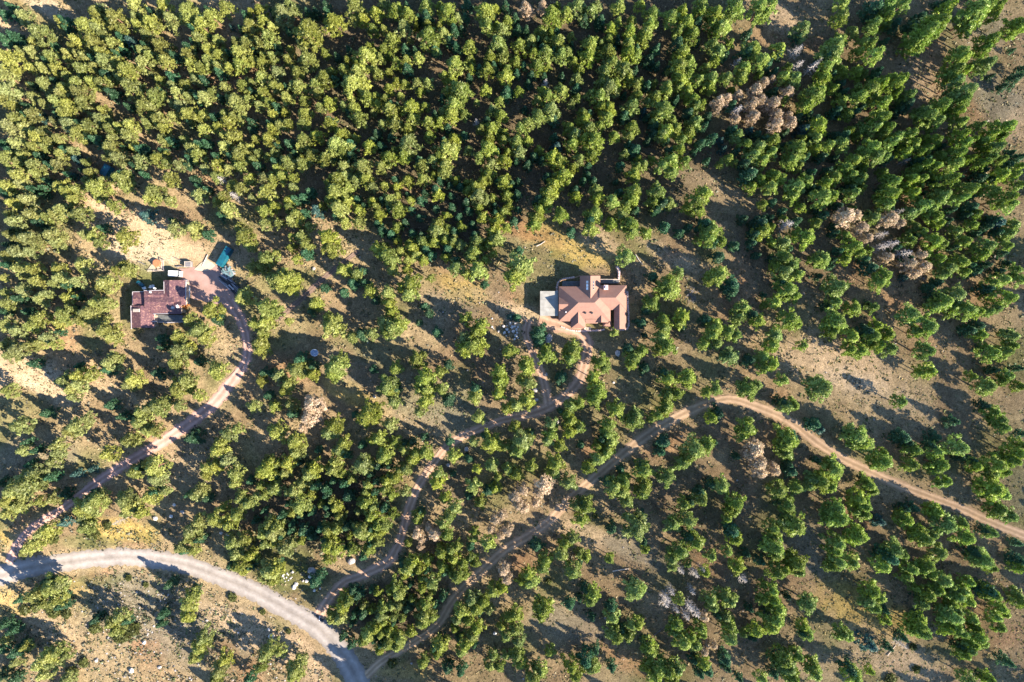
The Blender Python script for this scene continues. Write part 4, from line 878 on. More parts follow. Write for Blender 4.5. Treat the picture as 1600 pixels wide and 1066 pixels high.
M_STONE = surf('rubble_stone', (0.40, 0.31, 0.28), 0.9, 0.35, 2.0, 0.06, 4)
M_GLASS = surf('dark_glass', (0.03, 0.04, 0.05), 0.08, 0.1, spec=0.6)
M_WHITE = surf('white_paint', (0.80, 0.80, 0.78), 0.5, 0.04)
M_CONC = surf('stained_concrete', (0.33, 0.315, 0.285), 0.9, 0.22, 0.6, 0.01, 12, col2=(0.22, 0.21, 0.19))
M_DECK = surf('grey_deck', (0.12, 0.125, 0.125), 0.7, 0.25, 3)
M_WOOD = surf('brown_timber', (0.26, 0.17, 0.11), 0.8, 0.3, 3)
M_PALEWOOD = surf('pale_timber', (0.52, 0.43, 0.35), 0.8, 0.2, 3)
M_GREYWOOD = surf('weathered_grey_timber', (0.17, 0.155, 0.16), 0.85, 0.4, 2)
M_TEAL = surf('teal_paint', (0.006, 0.085, 0.125), 0.45, 0.25, 1.2, spec=0.5)
M_BLACK = surf('black_rubber', (0.03, 0.03, 0.035), 0.7, 0.2)
M_ORANGE = surf('orange_boards', (0.48, 0.17, 0.08), 0.75, 0.2, 4)
M_RUST = surf('rusty_needles', (0.32, 0.13, 0.04), 0.9, 0.3, 3)
M_GREYMETAL = surf('grey_metal', (0.42, 0.43, 0.45), 0.4, 0.1, metallic=0.3)
M_PINKSTONE = surf('pink_flagstone', (0.55, 0.41, 0.38), 0.9, 0.2, 2.0, 0.04, 5)

class Frame:
    """converts a zoomed crop of the photo (origin, factor) to world x, y at a height"""
    def __init__(s, ox, oy, f, base): s.ox, s.oy, s.f, s.base = ox, oy, f, base
    def __call__(s, zx, zy, h):
        x, y = w0(s.ox + zx / s.f, s.oy + zy / s.f)
        z = s.base + h; k = (D - z) / D
        return (x * k, y * k, z)

def slope_attr(me):
    """per-corner attribute: metres across the slope, for the ribs"""
    a = me.attributes.new('slope', 'FLOAT_COLOR', 'CORNER')
    for p in me.polygons:
        n = p.normal
        t = Vector((-n.y, n.x, 0))
        t = t.normalized() if t.length > 1e-4 else Vector((1, 0, 0))
        for li in p.loop_indices:
            co = me.vertices[me.loops[li].vertex_index].co
            a.data[li].color = (co.dot(t), 0, 0, 1)

def wing(fr, x0, y0, x1, y1, ridge, ze, zr, roof, fascia, parent, name='roof', th=.22, wall=None, inset=.45, low=None):
    """hip or gable wing in crop coordinates. ridge = ((xa, ya), (xb, yb)); a ridge end on the outline makes a gable"""
    mb = MB()
    e = [fr(x0, y1, ze), fr(x1, y1, ze), fr(x1, y0, ze), fr(x0, y0, ze)]       # SW SE NE NW
    ra, rb = fr(*ridge[0], zr), fr(*ridge[1], zr)
    horizontal = abs(ridge[1][0] - ridge[0][0]) >= abs(ridge[1][1] - ridge[0][1])
    if horizontal:      # ra west, rb east
        mb.poly([e[0], e[1], rb, ra]); mb.poly([e[2], e[3], ra, rb]); mb.poly([e[3], e[0], ra]); mb.poly([e[1], e[2], rb])
    else:               # ra north, rb south
        mb.poly([e[1], e[2], ra, rb]); mb.poly([e[3], e[0], rb, ra]); mb.poly([e[2], e[3], ra]); mb.poly([e[0], e[1], rb])
    lo = [(p[0], p[1], p[2] - th) for p in e]
    for i in range(4):
        j = (i + 1) % 4
        mb.poly([lo[i], lo[j], e[j], e[i]], 1)
    mb.poly(lo[::-1], 1)
    o = mb.build(name, [roof, fascia], parent)
    slope_attr(o.data)
    if wall:
        xs = [p[0] for p in e]; ys = [p[1] for p in e]
        wb = MB(); cx, cy = (min(xs) + max(xs)) / 2, (min(ys) + max(ys)) / 2
        wb.box((cx, cy, fr.base + (ze - th) / 2 - .26), (max(xs) - min(xs) - 2 * inset, max(ys) - min(ys) - 2 * inset, ze - th + .5))
        wb.build('wall', wall, parent)
    return o

def plane_box(name, fr, zx, zy, h, size, mat, parent, normal=None, rz=0):
    mb = MB(); mb.box((0, 0, 0), size)
    o = mb.build(name, mat, parent)
    o.location = fr(zx, zy, h)
    if normal is not None:
        o.rotation_euler = Vector(normal).to_track_quat('Z', 'Y').to_euler()
    else: o.rotation_euler = (0, 0, rz)
    return o

def wall_open(name, x, y, z, w, h, axis, mat, parent, frame=True):
    """window or door set 3 cm proud of a wall: pane plus frame"""
    s = (w, .06, h) if axis == 'x' else (.06, w, h)
    f = MB(); f.box((x, y, z), (s[0] + (.16 if axis == 'x' else 0), s[1] + (.16 if axis == 'y' else 0), h + .16))
    fo = f.build(name, M_WHITE if name == 'window' else M_WOOD, parent)
    g = MB(); g.box((x, y, z), (w if axis == 'x' else .09, w if axis == 'y' else .09, h))
    g.build('pane' if name == 'window' else 'panel', mat, fo)

# ---- the red-roofed house
f1 = Frame(820, 410, 8.883, 0)
house = empty('house', (0, 0, 0))
tag(house, 'large house with red-brown hipped metal roofs in the middle of the photo', 'house')
EV, RG = 4.0, 7.25
wing(f1, 470, 335, 1190, 820, ((745, 560), (970, 560)), EV, RG, M_ROOF, M_FASCIA1, house, wall=M_STUCCO)
wing(f1, 1035, 318, 1412, 662, ((1036, 491), (1262, 491)), 4.0, 6.4, M_ROOF, M_FASCIA1, house, wall=M_STUCCO)
wing(f1, 1240, 560, 1408, 925, ((1316, 561), (1316, 924)), 3.8, 5.25, M_ROOF, M_FASCIA1, house, wall=M_STUCCO)
wing(f1, 765, 185, 1048, 520, ((912, 186), (912, 519)), 4.0, 6.5, M_ROOF, M_FASCIA1, house, wall=M_STUCCO)
wing(f1, 640, 690, 843, 915, ((742, 691), (742, 838)), 3.7, 5.75, M_ROOF, M_FASCIA1, house, wall=M_STONE)
wing(f1, 980, 735, 1160, 835, ((1062, 736), (1062, 834)), 3.9, 5.15, M_ROOF, M_FASCIA1, house)
wing(f1, 474, 470, 602, 690, ((475, 582), (601, 582)), 3.9, 5.9, M_ROOF, M_FASCIA1, house)
wing(f1, 1085, 812, 1198, 893, ((1125, 852), (1160, 852)), 3.2, 4.0, M_ROOF, M_FASCIA1, house, wall=M_STONE, inset=.3)
# the low front slope that carries the main slope on over the porch
mb = MB()
a, b, c_, d_ = f1(843, 790, 4.5), f1(1004, 790, 4.5), f1(1004, 850, 3.62), f1(843, 850, 3.62)
lo = [(p[0], p[1], p[2] - .2) for p in (a, b, c_, d_)]
mb.poly([d_, c_, b, a]); mb.poly(lo)
for i in range(4):
    j = (i + 1) % 4; q = (a, b, c_, d_); mb.poly([q[i], q[j], lo[j], lo[i]], 1)
o = mb.build('porch_roof', [M_ROOF, M_FASCIA1], house); slope_attr(o.data)
for px_ in (862, 985):
    t = MB(); p = f1(px_, 842, 0); t.box((p[0], p[1], 1.7), (.3, .3, 3.7)); t.build('porch_post', M_PALEWOOD, house)
# skylights: three white ones on the shaded slope, three dark ones on the lit slope
nW = Vector((-2.15, 0, 3.0)); nE = Vector((2.15, 0, 3.0))
for zy in (276, 322, 364):
    s = plane_box('skylight', f1, 868, zy, 5.75, (.72, .62, .16), M_WHITE, house, nW)
    gl = MB(); gl.box((0, 0, .09), (.5, .42, .05)); gl.build('pane', M_GREYMETAL if zy == 276 else M_WHITE, s)
    s = plane_box('skylight', f1, 953, zy, 5.8, (.56, .52, .16), M_GREYMETAL, house, nE)
    gl = MB(); gl.box((0, 0, .09), (.44, .42, .05)); gl.build('pane', M_GLASS, s)
for zx in (838, 930):
    t = MB(); p = f1(zx, 703, 5.5); t.tube((p[0], p[1], p[2] - .2), (p[0], p[1], p[2] + .45), .26, .26, 10); v = t.build('roof_vent', M_GREYMETAL, house)
    t = MB(); t.tube((p[0], p[1], p[2] + .45), (p[0], p[1], p[2] + .56), .34, .2, 10); t.build('vent_cap', M_BLACK, v)
t = MB(); p = f1(570, 692, 5.2); t.tube((p[0], p[1], p[2] - .3), (p[0], p[1], p[2] + .4), .16, .16, 8); t.build('roof_vent', M_WHITE, house)
t = MB(); p = f1(1126, 350, 6.4); t.box((p[0], p[1], 5.3), (1.0, 1.15, 2.6)); ch = t.build('chimney', M_PINKSTONE, house)
t = MB(); t.box((p[0], p[1], 6.68), (1.2, 1.35, .16)); t.box((p[0], p[1], 6.9), (.5, .6, .3)); t.build('chimney_cap', M_PINKSTONE, ch)
# openings on the walls
for zx in (560, 700, 790): p = f1(zx, 820, 0); 
pS = f1(560, 820, 4); yS = pS[1] + .43
for zx in (505, 570): wall_open('window', f1(zx, 820, 2)[0], yS, 1.9, 1.2, 1.3, 'x', M_GLASS, house)
wall_open('door', f1(920, 820, 2)[0], yS, 1.15, 1.3, 2.2, 'x', M_WOOD, house)
wall_open('window', f1(890, 820, 2)[0] - 1.6, yS, 1.9, 1.0, 1.3, 'x', M_GLASS, house)
xW = f1(470, 500, 4)[0] + .43
wall_open('garage_door', xW, f1(470, 440, 2)[1], 1.2, 2.9, 2.3, 'y', M_WHITE, house)
wall_open('garage_door', xW, f1(470, 640, 2)[1], 1.2, 2.9, 2.3, 'y', M_WHITE, house)
yN = f1(912, 186, 4)[1] - .42
for zx in (850, 975): wall_open('window', f1(zx, 186, 3)[0], yN, 2.2, 1.4, 1.8, 'x', M_GLASS, house)
xE = f1(1410, 500, 4)[0] - .42
for zy in (420, 560, 760): wall_open('window', xE - (.0 if zy < 640 else .03), f1(1410, zy, 3)[1], 1.9, 1.3, 1.3, 'y', M_GLASS, house)

def bx(fr, x0, y0, x1, y1, za, zb, mat, name, parent):
    p = fr(x0, y0, zb); q = fr(x1, y1, zb)
    t = MB(); t.box(((p[0] + q[0]) / 2, (p[1] + q[1]) / 2, (za + zb) / 2), (abs(q[0] - p[0]), abs(q[1] - p[1]), zb - za)); return t.build(name, mat, parent)
# decks
for k in range(7):
    y0 = 262 + k * 9.6
    bx(f1, 522, y0, 764, y0 + 8.6, 1.0, 1.16, M_DECK, 'deck_board', house)
bx(f1, 530, 270, 756, 325, .0, .98, M_WOOD, 'deck_frame', house)
for k in range(6):
    y0 = 236 + k * 9.5
    bx(f1, 1050, y0, 1300, y0 + 8.3, 1.3, 1.46, M_DECK if k else M_PINKSTONE, 'deck_board', house)
bx(f1, 1056, 242, 1292, 290, .0, 1.28, M_WOOD, 'deck_frame', house)

def rail(pts, fr, z0, z1, mat, parent, th=.07):
    t = MB()
    for i in range(len(pts) - 1):
        a = Vector(fr(*pts[i], z1)); b = Vector(fr(*pts[i + 1], z1))
        t.tube(a, b, th, th, 4)
        t.tube((a.x, a.y, z0), a, th, th, 4)
    t.tube((b.x, b.y, z0), b, th, th, 4)
    return t.build('railing', mat, parent)
rail([(470, 330), (472, 290), (490, 262), (520, 245), (600, 232), (680, 222), (760, 188)], f1, .0, 2.1, M_WOOD, house, .13)
rail([(1050, 236), (1120, 234), (1200, 236), (1300, 238)], f1, 1.4, 2.4, M_PALEWOOD, house)

# stone terrace wall of rounded blocks round the north-west deck
def stone_row(name, pts, fr, size, h, mat, label, cat, jit=.12, rows=1):
    root = empty(name, fr(*pts[0], 0)); inv = Vector(root.location)
    tag(root, label, cat)
    protos = []
    for v in range(4):
        t = MB(); t.box((0, 0, 0), (1, 1, 1), 0, 0, .86)
        me = bpy.data.meshes.new('stone'); me.from_pydata([(a * rnd.uniform(.88, 1.1), b * rnd.uniform(.88, 1.1), c * rnd.uniform(.9, 1.1)) for a, b, c in t.v], [], t.f); me.materials.append(mat); protos.append(me)
    W = [Vector(fr(*p, 0)) for p in pts]
    n = 0
    for r_ in range(rows):
        for i in range(len(W) - 1):
            L_ = (W[i + 1] - W[i]).length; k = max(1, int(L_ / size)); ang = math.atan2(W[i + 1].y - W[i].y, W[i + 1].x - W[i].x)
            for j in range(k):
                c = W[i].lerp(W[i + 1], (j + .5 + (.3 if r_ % 2 else 0)) / k)
                o = bpy.data.objects.new('stone', protos[rnd.randrange(4)]); COL.objects.link(o); o.parent = root
                o.location = (c.x - inv.x + rnd.uniform(-jit, jit) * .4, c.y - inv.y + rnd.uniform(-jit, jit) * .4, H(c.x, c.y) - inv.z + h * (r_ + .5) / rows)
                o.scale = (L_ / k * .96, size * rnd.uniform(.8, 1.1), h / rows * rnd.uniform(.94, 1.12)); o.rotation_euler = (0, 0, ang + rnd.uniform(-.08, .08)); n += 1
    return root
stone_row('stone_wall', [(1270, 55), (1290, 95), (1302, 150), (1300, 235)], f1, .7, 1.5, M_PINKSTONE, 'curved pinkish stone retaining wall right of the house tower', 'wall', rows=2)
stone_row('stone_border', [(455, 420), (440, 372), (450, 300), (478, 262), (530, 232), (610, 218), (690, 205)], f1, .55, .5, M_PINKSTONE, 'low curved border of plum stones around the upper left deck', 'wall')
stone_row('stone_step', [(818, 918), (860, 920), (925, 916)], f1, 1.0, .3, M_PALEWOOD, 'pale stone step in front of the house porch', 'step')
stone_row('garden_edging', [(500, 890), (560, 920), (640, 948), (760, 955), (900, 950), (1040, 945), (1110, 930)], f1, .55, .28, M_PINKSTONE, 'curved line of garden edging stones below the red-roofed house', 'edging')
stone_row('stone_border', [(1190, 925), (1260, 938), (1340, 936), (1420, 930), (1440, 860), (1436, 740), (1430, 620), (1425, 500), (1422, 400)], f1, .6, .45, M_PINKSTONE, 'low pale stone border along the right side of the house', 'wall')
# concrete pad made of nine slabs
pad = empty('raised_terrace', f1(340, 570, 0)); pl = Vector(pad.location)
tag(pad, 'raised square pale grey concrete terrace left of the red-roofed house', 'terrace')
for i in range(2):
    for j in range(3):
        a = f1(213 + i * 126, 400 + j * 115, 3.3); b = f1(213 + (i + 1) * 126 - 1.2, 400 + (j + 1) * 115 - 1.2, 3.3)
        t = MB(); t.box(((a[0] + b[0]) / 2 - pl.x, (a[1] + b[1]) / 2 - pl.y, 3.2), (abs(b[0] - a[0]), abs(b[1] - a[1]), .2)); t.build('slab', M_CONC, pad)
a = f1(222, 409, 3); b = f1(456, 736, 3)
t = MB(); t.box(((a[0] + b[0]) / 2 - pl.x, (a[1] + b[1]) / 2 - pl.y, 1.4), (abs(b[0] - a[0]), abs(b[1] - a[1]), 3.3)); t.build('supporting_wall', M_STONE, pad)

# ---- the left house
f2 = Frame(190, 375, 6.875, 0)
house2 = empty('house', (0, 0, 0))
tag(house2, 'sprawling left house with low plum shingle roofs and pale roof edges', 'house')
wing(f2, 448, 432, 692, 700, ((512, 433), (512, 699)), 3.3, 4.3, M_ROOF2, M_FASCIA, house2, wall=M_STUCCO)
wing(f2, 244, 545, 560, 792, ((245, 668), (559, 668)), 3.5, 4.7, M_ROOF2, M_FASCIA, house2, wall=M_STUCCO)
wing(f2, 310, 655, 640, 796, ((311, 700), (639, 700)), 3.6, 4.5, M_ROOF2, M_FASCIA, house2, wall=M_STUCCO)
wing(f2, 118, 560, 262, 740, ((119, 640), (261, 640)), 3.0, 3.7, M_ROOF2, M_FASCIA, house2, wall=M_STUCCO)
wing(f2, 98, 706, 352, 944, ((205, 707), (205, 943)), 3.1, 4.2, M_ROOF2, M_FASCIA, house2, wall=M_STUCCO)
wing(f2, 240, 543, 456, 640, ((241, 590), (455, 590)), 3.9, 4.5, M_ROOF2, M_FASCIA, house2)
# light edge boards on the roofs
def edge(x0, y0, x1, y1, h, name='roof_edge'):
    a, b = Vector(f2(x0, y0, h)), Vector(f2(x1, y1, h)); t = MB(); c = (a + b) / 2
    t.box(tuple(c), ((b - a).length, .17, .2), math.atan2(b.y - a.y, b.x - a.x)); t.build(name, M_FASCIA, house2)
for e_ in ((100, 706, 106, 958, 3.25), (118, 558, 118, 700, 3.15), (118, 558, 245, 556, 3.15), (340, 796, 510, 792, 3.7), (690, 445, 690, 640, 3.42), (455, 448, 456, 605, 3.45), (240, 545, 456, 541, 4.05), (262, 882, 380, 876, 3.2), (460, 892, 640, 884, 2.3)):
    edge(*e_)
for zx, zy, h_ in ((158, 758, 4.0),):
    s = plane_box('skylight', f2, zx, zy, h_, (.9, 2.2, .2), M_PALEWOOD, house2, (-.25, 0, 1))
for zx, zy in ((308, 562), (352, 520)):
    p = f2(zx, zy, 4.6); t = MB(); t.tube((p[0], p[1], 4.0), (p[0], p[1], 4.85), .22, .22, 8); t.build('roof_vent', M_WHITE, house2)
for k in range(5):
    y0 = 808 + k * 15
    bx(f2, 384, y0, 655, y0 + 13.6, 1.6, 1.74, M_DECK, 'deck_board', house2)
bx(f2, 390, 815, 648, 876, .0, 1.58, M_WOOD, 'deck_frame', house2)
rail([(384, 884), (450, 886), (520, 885), (590, 884), (655, 882)], f2, 1.6, 2.6, M_FASCIA, house2)
bx(f2, 352, 812, 384, 884, .0, 1.9, M_STUCCO, 'stair_landing', house2)
wall_open('window', f2(540, 796, 2)[0], f2(540, 796, 3)[1] + .42, 2.2, 1.4, 1.1, 'x', M_GLASS, house2)
wall_open('window', f2(430, 796, 2)[0], f2(540, 796, 3)[1] + .42, 2.2, 1.2, 1.1, 'x', M_GLASS, house2)
wall_open('window', f2(200, 944, 2)[0], f2(200, 944, 3)[1] + .42, 1.8, 1.2, 1.1, 'x', M_GLASS, house2)
wall_open('garage_door', f2(692, 560, 2)[0] - .42, f2(692, 520, 2)[1], 1.2, 2.6, 2.1, 'y', M_WHITE, house2)
wall_open('garage_door', f2(692, 560, 2)[0] - .42, f2(692, 610, 2)[1], 1.2, 2.6, 2.1, 'y', M_WHITE, house2)

# long pale boat-like canoe on the yard edge right of the garage
def canoe():
    p = f2(713, 553, .5)
    root = empty('canoe', (p[0], p[1], H(p[0], p[1]) + .1), R(2)); tag(root, 'long pale grey upturned canoe lying along the right wall of the left house', 'canoe')
    n = 14; V = []; F = []; K = 7
    for i in range(n + 1):
        t = i / n; y = (t - .5) * 5.0; w = .52 * (max(0, 1 - abs(2 * t - 1) ** 3)) ** .7 + .02
        for k in range(K):
            a = math.pi * k / (K - 1); V.append((w * math.cos(a), y, .1 + .46 * math.sin(a) * (0.35 + .65 * (1 - abs(2 * t - 1) ** 2))))
    for i in range(n):
        for k in range(K - 1):
            q = i * K + k; F.append((q, q + K, q + K + 1, q + 1))
    me = bpy.data.meshes.new('hull'); me.from_pydata(V, [], F); me.materials.append(M_GREYMETAL); me.polygons.foreach_set('use_smooth', [True] * len(F))
    link('hull', me, None, root)
    t = MB(); t.tube((0, -2.45, .5), (0, 2.45, .5), .05, .05, 5); t.build('keel', M_GREYWOOD, root)
canoe()

# white van parked above the garage
def van():
    p = f2(562, 362, 1.5)
    root = empty('van', (p[0], p[1], .1), R(-2)); tag(root, 'small white van parked above the garage of the left house', 'van')
    t = MB(); t.box((-.15, 0, 1.15), (2.7, 1.7, 1.5), 0, 0, .95); t.build('body', M_WHITE, root)
    t = MB(); t.box((1.65, 0, .8), (.9, 1.6, .8), 0, 0, .86); t.build('bonnet', M_WHITE, root)
    t = MB(); t.box((1.24, 0, 1.42), (.3, 1.45, .6), 0, 0, .8); t.build('windscreen', M_GLASS, root)
    for x in (-1.0, 1.35):
        for y in (-.83, .83):
            t = MB(); t.tube((x, y - .1, .33), (x, y + .1, .33), .33, .33, 12); w = t.build('wheel', M_BLACK, root)
            t = MB(); t.tube((x, y - .12, .33), (x, y + .12, .33), .17, .17, 8); t.build('rim', M_GREYMETAL, w)
    for y in (-.6, .6):
        t = MB(); t.box((2.1, y, .8), (.08, .3, .18)); t.build('headlight', M_GREYMETAL, root)
van()

# orange hot-tub deck on a pale triangular patio
pt = empty('patio', f2(380, 280, 0)); pv = Vector(pt.location); tag(pt, 'pale triangular stone patio above the left house', 'patio')
for tri_ in (((270, 330), (300, 330), (330, 250)), ((302, 330), (375, 330), (332, 250)), ((377, 330), (456, 326), (380, 300)), ((378, 296), (456, 322), (452, 214)), ((335, 246), (376, 296), (450, 212)), ((338, 240), (448, 208), (380, 206))):
    t = MB(); q = [f2(a, b, .2) for a, b in tri_]; q = [(x - pv.x, y - pv.y) for x, y, _ in q]
    ar = (q[1][0] - q[0][0]) * (q[2][1] - q[0][1]) - (q[2][0] - q[0][0]) * (q[1][1] - q[0][1])
    if ar < 0: q = q[::-1]
    t.prism(q, -.2, .16 + rnd.uniform(0, .02)); t.build('slab', M_PALESAND, pt)
tub = empty('hot_tub', f2(388, 252, .1)); tv = Vector(tub.location); tag(tub, 'round orange-brown wooden hot tub on the pale patio', 'hot tub')
t = MB(); n = 20
for k in range(n):
    a0 = 2 * math.pi * k / n; t.box((math.cos(a0) * 1.0, math.sin(a0) * .95, .42), (.14, .33, .85), a0)
t.build('tub_wall', M_ORANGE, tub)
for k in range(6):
    xw = math.sqrt(max(.05, 1 - ((k - 2.5) / 3.1) ** 2)) * .95
    t = MB(); t.box((0, (k - 2.5) * .31, .8), (xw * 2, .29, .08)); t.build('cover_board', M_ORANGE, tub)
t = MB(); t.box((-1.1, 0, .5), (.25, .5, 1.0)); t.build('step', M_BLACK, tub)
rl = rail([(432, 208), (450, 330)], f2, .1, 1.1, M_GREYWOOD, None, .12)
rl.name = 'railing'; tag(rl, 'dark timber rail on the right edge of the hot tub patio', 'railing')
rl = rail([(275, 334), (340, 334), (450, 328)], f2, .1, .8, M_PALEWOOD, None, .1); tag(rl, 'pale timber rail along the lower edge of the hot tub patio', 'railing')
# teal tank and white garden chairs behind the house
def tank(zx, zy, L_, r_, rz, label):
    p = f2(zx, zy, .6); root = empty('tank', (p[0], p[1], H(p[0], p[1])), rz); tag(root, label, 'tank')
    V = []; F = []; n = 10; prof = [(-.5, .02), (-.47, .5), (-.4, .85), (-.3, 1), (.3, 1), (.4, .85), (.47, .5), (.5, .02)]
    for (u, w) in prof:
        for k in range(n):
            a = 2 * math.pi * k / n; V.append((u * L_, w * r_ * math.cos(a), r_ + .15 + w * r_ * math.sin(a)))
    for i in range(len(prof) - 1):
        for k in range(n):
            j = (k + 1) % n; F.append((i * n + k, i * n + j, (i + 1) * n + j, (i + 1) * n + k))
    F.append(tuple(range(n))); F.append(tuple(range(len(V) - n, len(V))))
    me = bpy.data.meshes.new('shell'); me.from_pydata(V, [], F); me.materials.append(M_TEAL); me.polygons.foreach_set('use_smooth', [True] * len(F)); link('shell', me, None, root)
    for x in (-.6, .6):
        t = MB(); t.box((x, 0, .12), (.15, r_ * 1.6, .5)); t.build('leg', M_GREYMETAL, root)
    t = MB(); t.tube((0, 0, 2 * r_ + .1), (0, 0, 2 * r_ + .3), .15, .15, 8); t.build('cap', M_GREYMETAL, root)
tank(203, 472, 2.7, .62, R(-38), 'small teal capsule-shaped tank on the shaded grass behind the left house')
def chair(x, y, rz, label):
    root = empty('garden_chair', (x, y, H(x, y)), rz); tag(root, label, 'chair', 'white garden chairs behind the left house')
    t = MB(); t.box((0, 0, .42), (.75, .75, .08)); t.build('seat', M_WHITE, root)
    t = MB(); t.box((-.36, 0, .72), (.08, .75, .6)); t.build('backrest', M_WHITE, root)
    for a in (-.3, .3):
        for b in (-.3, .3):
            t = MB(); t.box((a, b, .2), (.07, .07, .4)); t.build('leg', M_WHITE, root)
p = f2(248, 527, .4); chair(p[0], p[1] + .25, .4, 'white garden chair nearest the teal tank')
p = f2(312, 503, .4); chair(p[0], p[1], 1.2, 'white garden chair, middle of the three behind the left house')
p = f2(328, 500, .4); chair(p[0] + .3, p[1], -1.2, 'white garden chair farthest right behind the left house')
# low boxes
def crate(zx, zy, fr, size, label, cat, mats, rz=0, name='storage_box'):
    p = fr(zx, zy, size[2]); root = empty(name, (p[0], p[1], H(p[0], p[1]) + .08), rz); tag(root, label, cat)
    t = MB(); t.box((0, 0, size[2] / 2), size); t.build('box', mats[0], root)
    for s in (-1, 1):
        t = MB(); t.box((0, s * (size[1] / 2 - .05), size[2] + .04), (size[0] + .2, .14, .08)); t.build('lid_edge', mats[1], root)
        t = MB(); t.box((s * (size[0] / 2 - .05), 0, size[2] + .045), (.14, size[1] - .26, .08)); t.build('lid_edge', mats[1], root)
crate(713, 262, f2, (1.9, 1.6, 1.1), 'dark square woodshed with pale edges above the gravel yard', 'shed', (M_GREYWOOD, M_PALEWOOD), 0, 'small_shed')
crate(688, 445, f2, (1.0, .8, .8), 'grey storage box at the upper right corner of the left house', 'box', (M_GREYWOOD, M_GREYMETAL))
# log rails above the yard
def log(name, a, b, r_, label, mat=M_LOG, cat='log', lift=.1):
    A = P(*a); B = P(*b); A.z += r_ + lift; B.z += r_ + lift
    t = MB(); q = A.lerp(B, .5) + Vector((rnd.uniform(-.15, .15), rnd.uniform(-.15, .15), 0))
    t.tube(A, q, r_, r_ * .85, 7); t.tube(q, B, r_ * .85, r_ * .55, 7)
    o = t.build(name, mat, None); return tag(o, label, cat)
log('log', (217, 409), (228, 414), .16, 'short dark log on the sand above the left house', M_GREYWOOD)
log('log', (272, 402), (289, 410), .12, 'thin dark pole leading to the dark woodshed', M_GREYWOOD)
log('log', (276, 417), (288, 417), .2, 'dark log between the white van and the dark woodshed', M_GREYWOOD)
log('log', (325, 398), (316, 416), .14, 'pale pole beside the teal container at the yard entrance', M_PALEWOOD)
log('fallen_log', (957, 892), (983, 888), .22, 'pale fallen log lying in the shade right of the long track', M_PALEWOOD)
log('fallen_log', (1386, 1024), (1399, 1008), .14, 'thin pale fallen trunk beside the small snag at lower right', M_PALEWOOD)
log('fallen_log', (993, 398), (1004, 414), .13, 'pale fallen branch right of the curved stone wall', M_LOG)
log('fallen_log', (1022, 992), (1040, 977), .13, 'thin grey fallen trunk below the grey dead stand', M_GREYWOOD)
log('fallen_log', (838, 385), (852, 377), .14, 'grey log on the golden grass slope', M_LOG)
log('fallen_log', (774, 318), (798, 336), .18, 'long grey log on the slope above the golden grass', M_GREYWOOD)
log('fallen_log', (1288, 447), (1302, 470), .12, 'thin pale fallen branch beneath the right dead stand', M_LOG)

# rusty dead conifer against the left house, with pale sheets beside it
def rusty():
    p = f2(640, 700, 2.5); root = empty('dead_fir', (p[0], p[1], 0)); tag(root, 'rust-orange dead fir standing against the lower right corner of the left house', 'dead tree')
    cv, cs = crown_arrays('spruce', 77); cv = cv * (.72, .72, .5)
    me = np_mesh('crown', cv, np.arange(len(cv)).reshape(-1, 3)); me.materials.append(M_RUST); link('crown', me, None, root)
    t = MB(); t.tube((0, 0, -.3), (0, 0, 3.8), .16, .03, 6); t.build('trunk', M_BARK, root)
rusty()
for i, (zx, zy, lab) in enumerate(((598, 712, 'white folded tarp on the left house roof beside the rusty fir'), (548, 728, 'bluish white folded tarp on the left house roof, the left one'))):
    p = f2(zx, zy, 4.4); t = MB(); t.box((p[0], p[1], 4.42), (.8, 1.0, .28), .5 + i, 0, .6); tag(t.build('tarp', M_WHITE if i == 0 else M_FASCIA), lab, 'tarp')

# ---- teal container, lumber pile and frame by the yard
f3 = Frame(280, 370, 9.693, 0)
def container(cx, cy, rz, L_, W_, Ht, label, fr, name, cat, ribs):
    p = fr(cx, cy, Ht); z0 = H(p[0], p[1]); root = empty(name, (p[0], p[1], z0), rz); tag(root, label, cat)
    t = MB(); t.box((0, 0, Ht / 2), (L_, W_, Ht)); t.build('body', M_TEAL, root)
    k = int(L_ / ribs)
    for i in range(k):
        t = MB(); t.box(((i + .5) * L_ / k - L_ / 2, 0, Ht + .03), (L_ / k * .6, W_ - .2, .06)); t.build('roof_panel', M_TEAL, root)
    for s in (-1, 1):
        t = MB(); t.box((L_ / 2 + .03, s * W_ / 4, Ht / 2), (.06, W_ / 2 - .08, Ht - .2)); d = t.build('door', M_TEAL, root)
        t = MB(); t.tube((L_ / 2 + .1, s * .15, .3), (L_ / 2 + .1, s * .15, Ht - .3), .03, .03, 5); t.build('lock_bar', M_GREYMETAL, d)
container(668, 298, math.atan2(265, 155), 6.0, 1.85, 2.1, 'teal metal shipping container at the top right of the gravel yard', f3, 'container', 'container', .62)
f5 = Frame(140, 245, 30.46, 0)
container(640, 600, math.atan2(450, 270), 3.3, 2.1, 2.2, 'small teal shed among the pines at upper left', f5, 'shed', 'shed', .7)

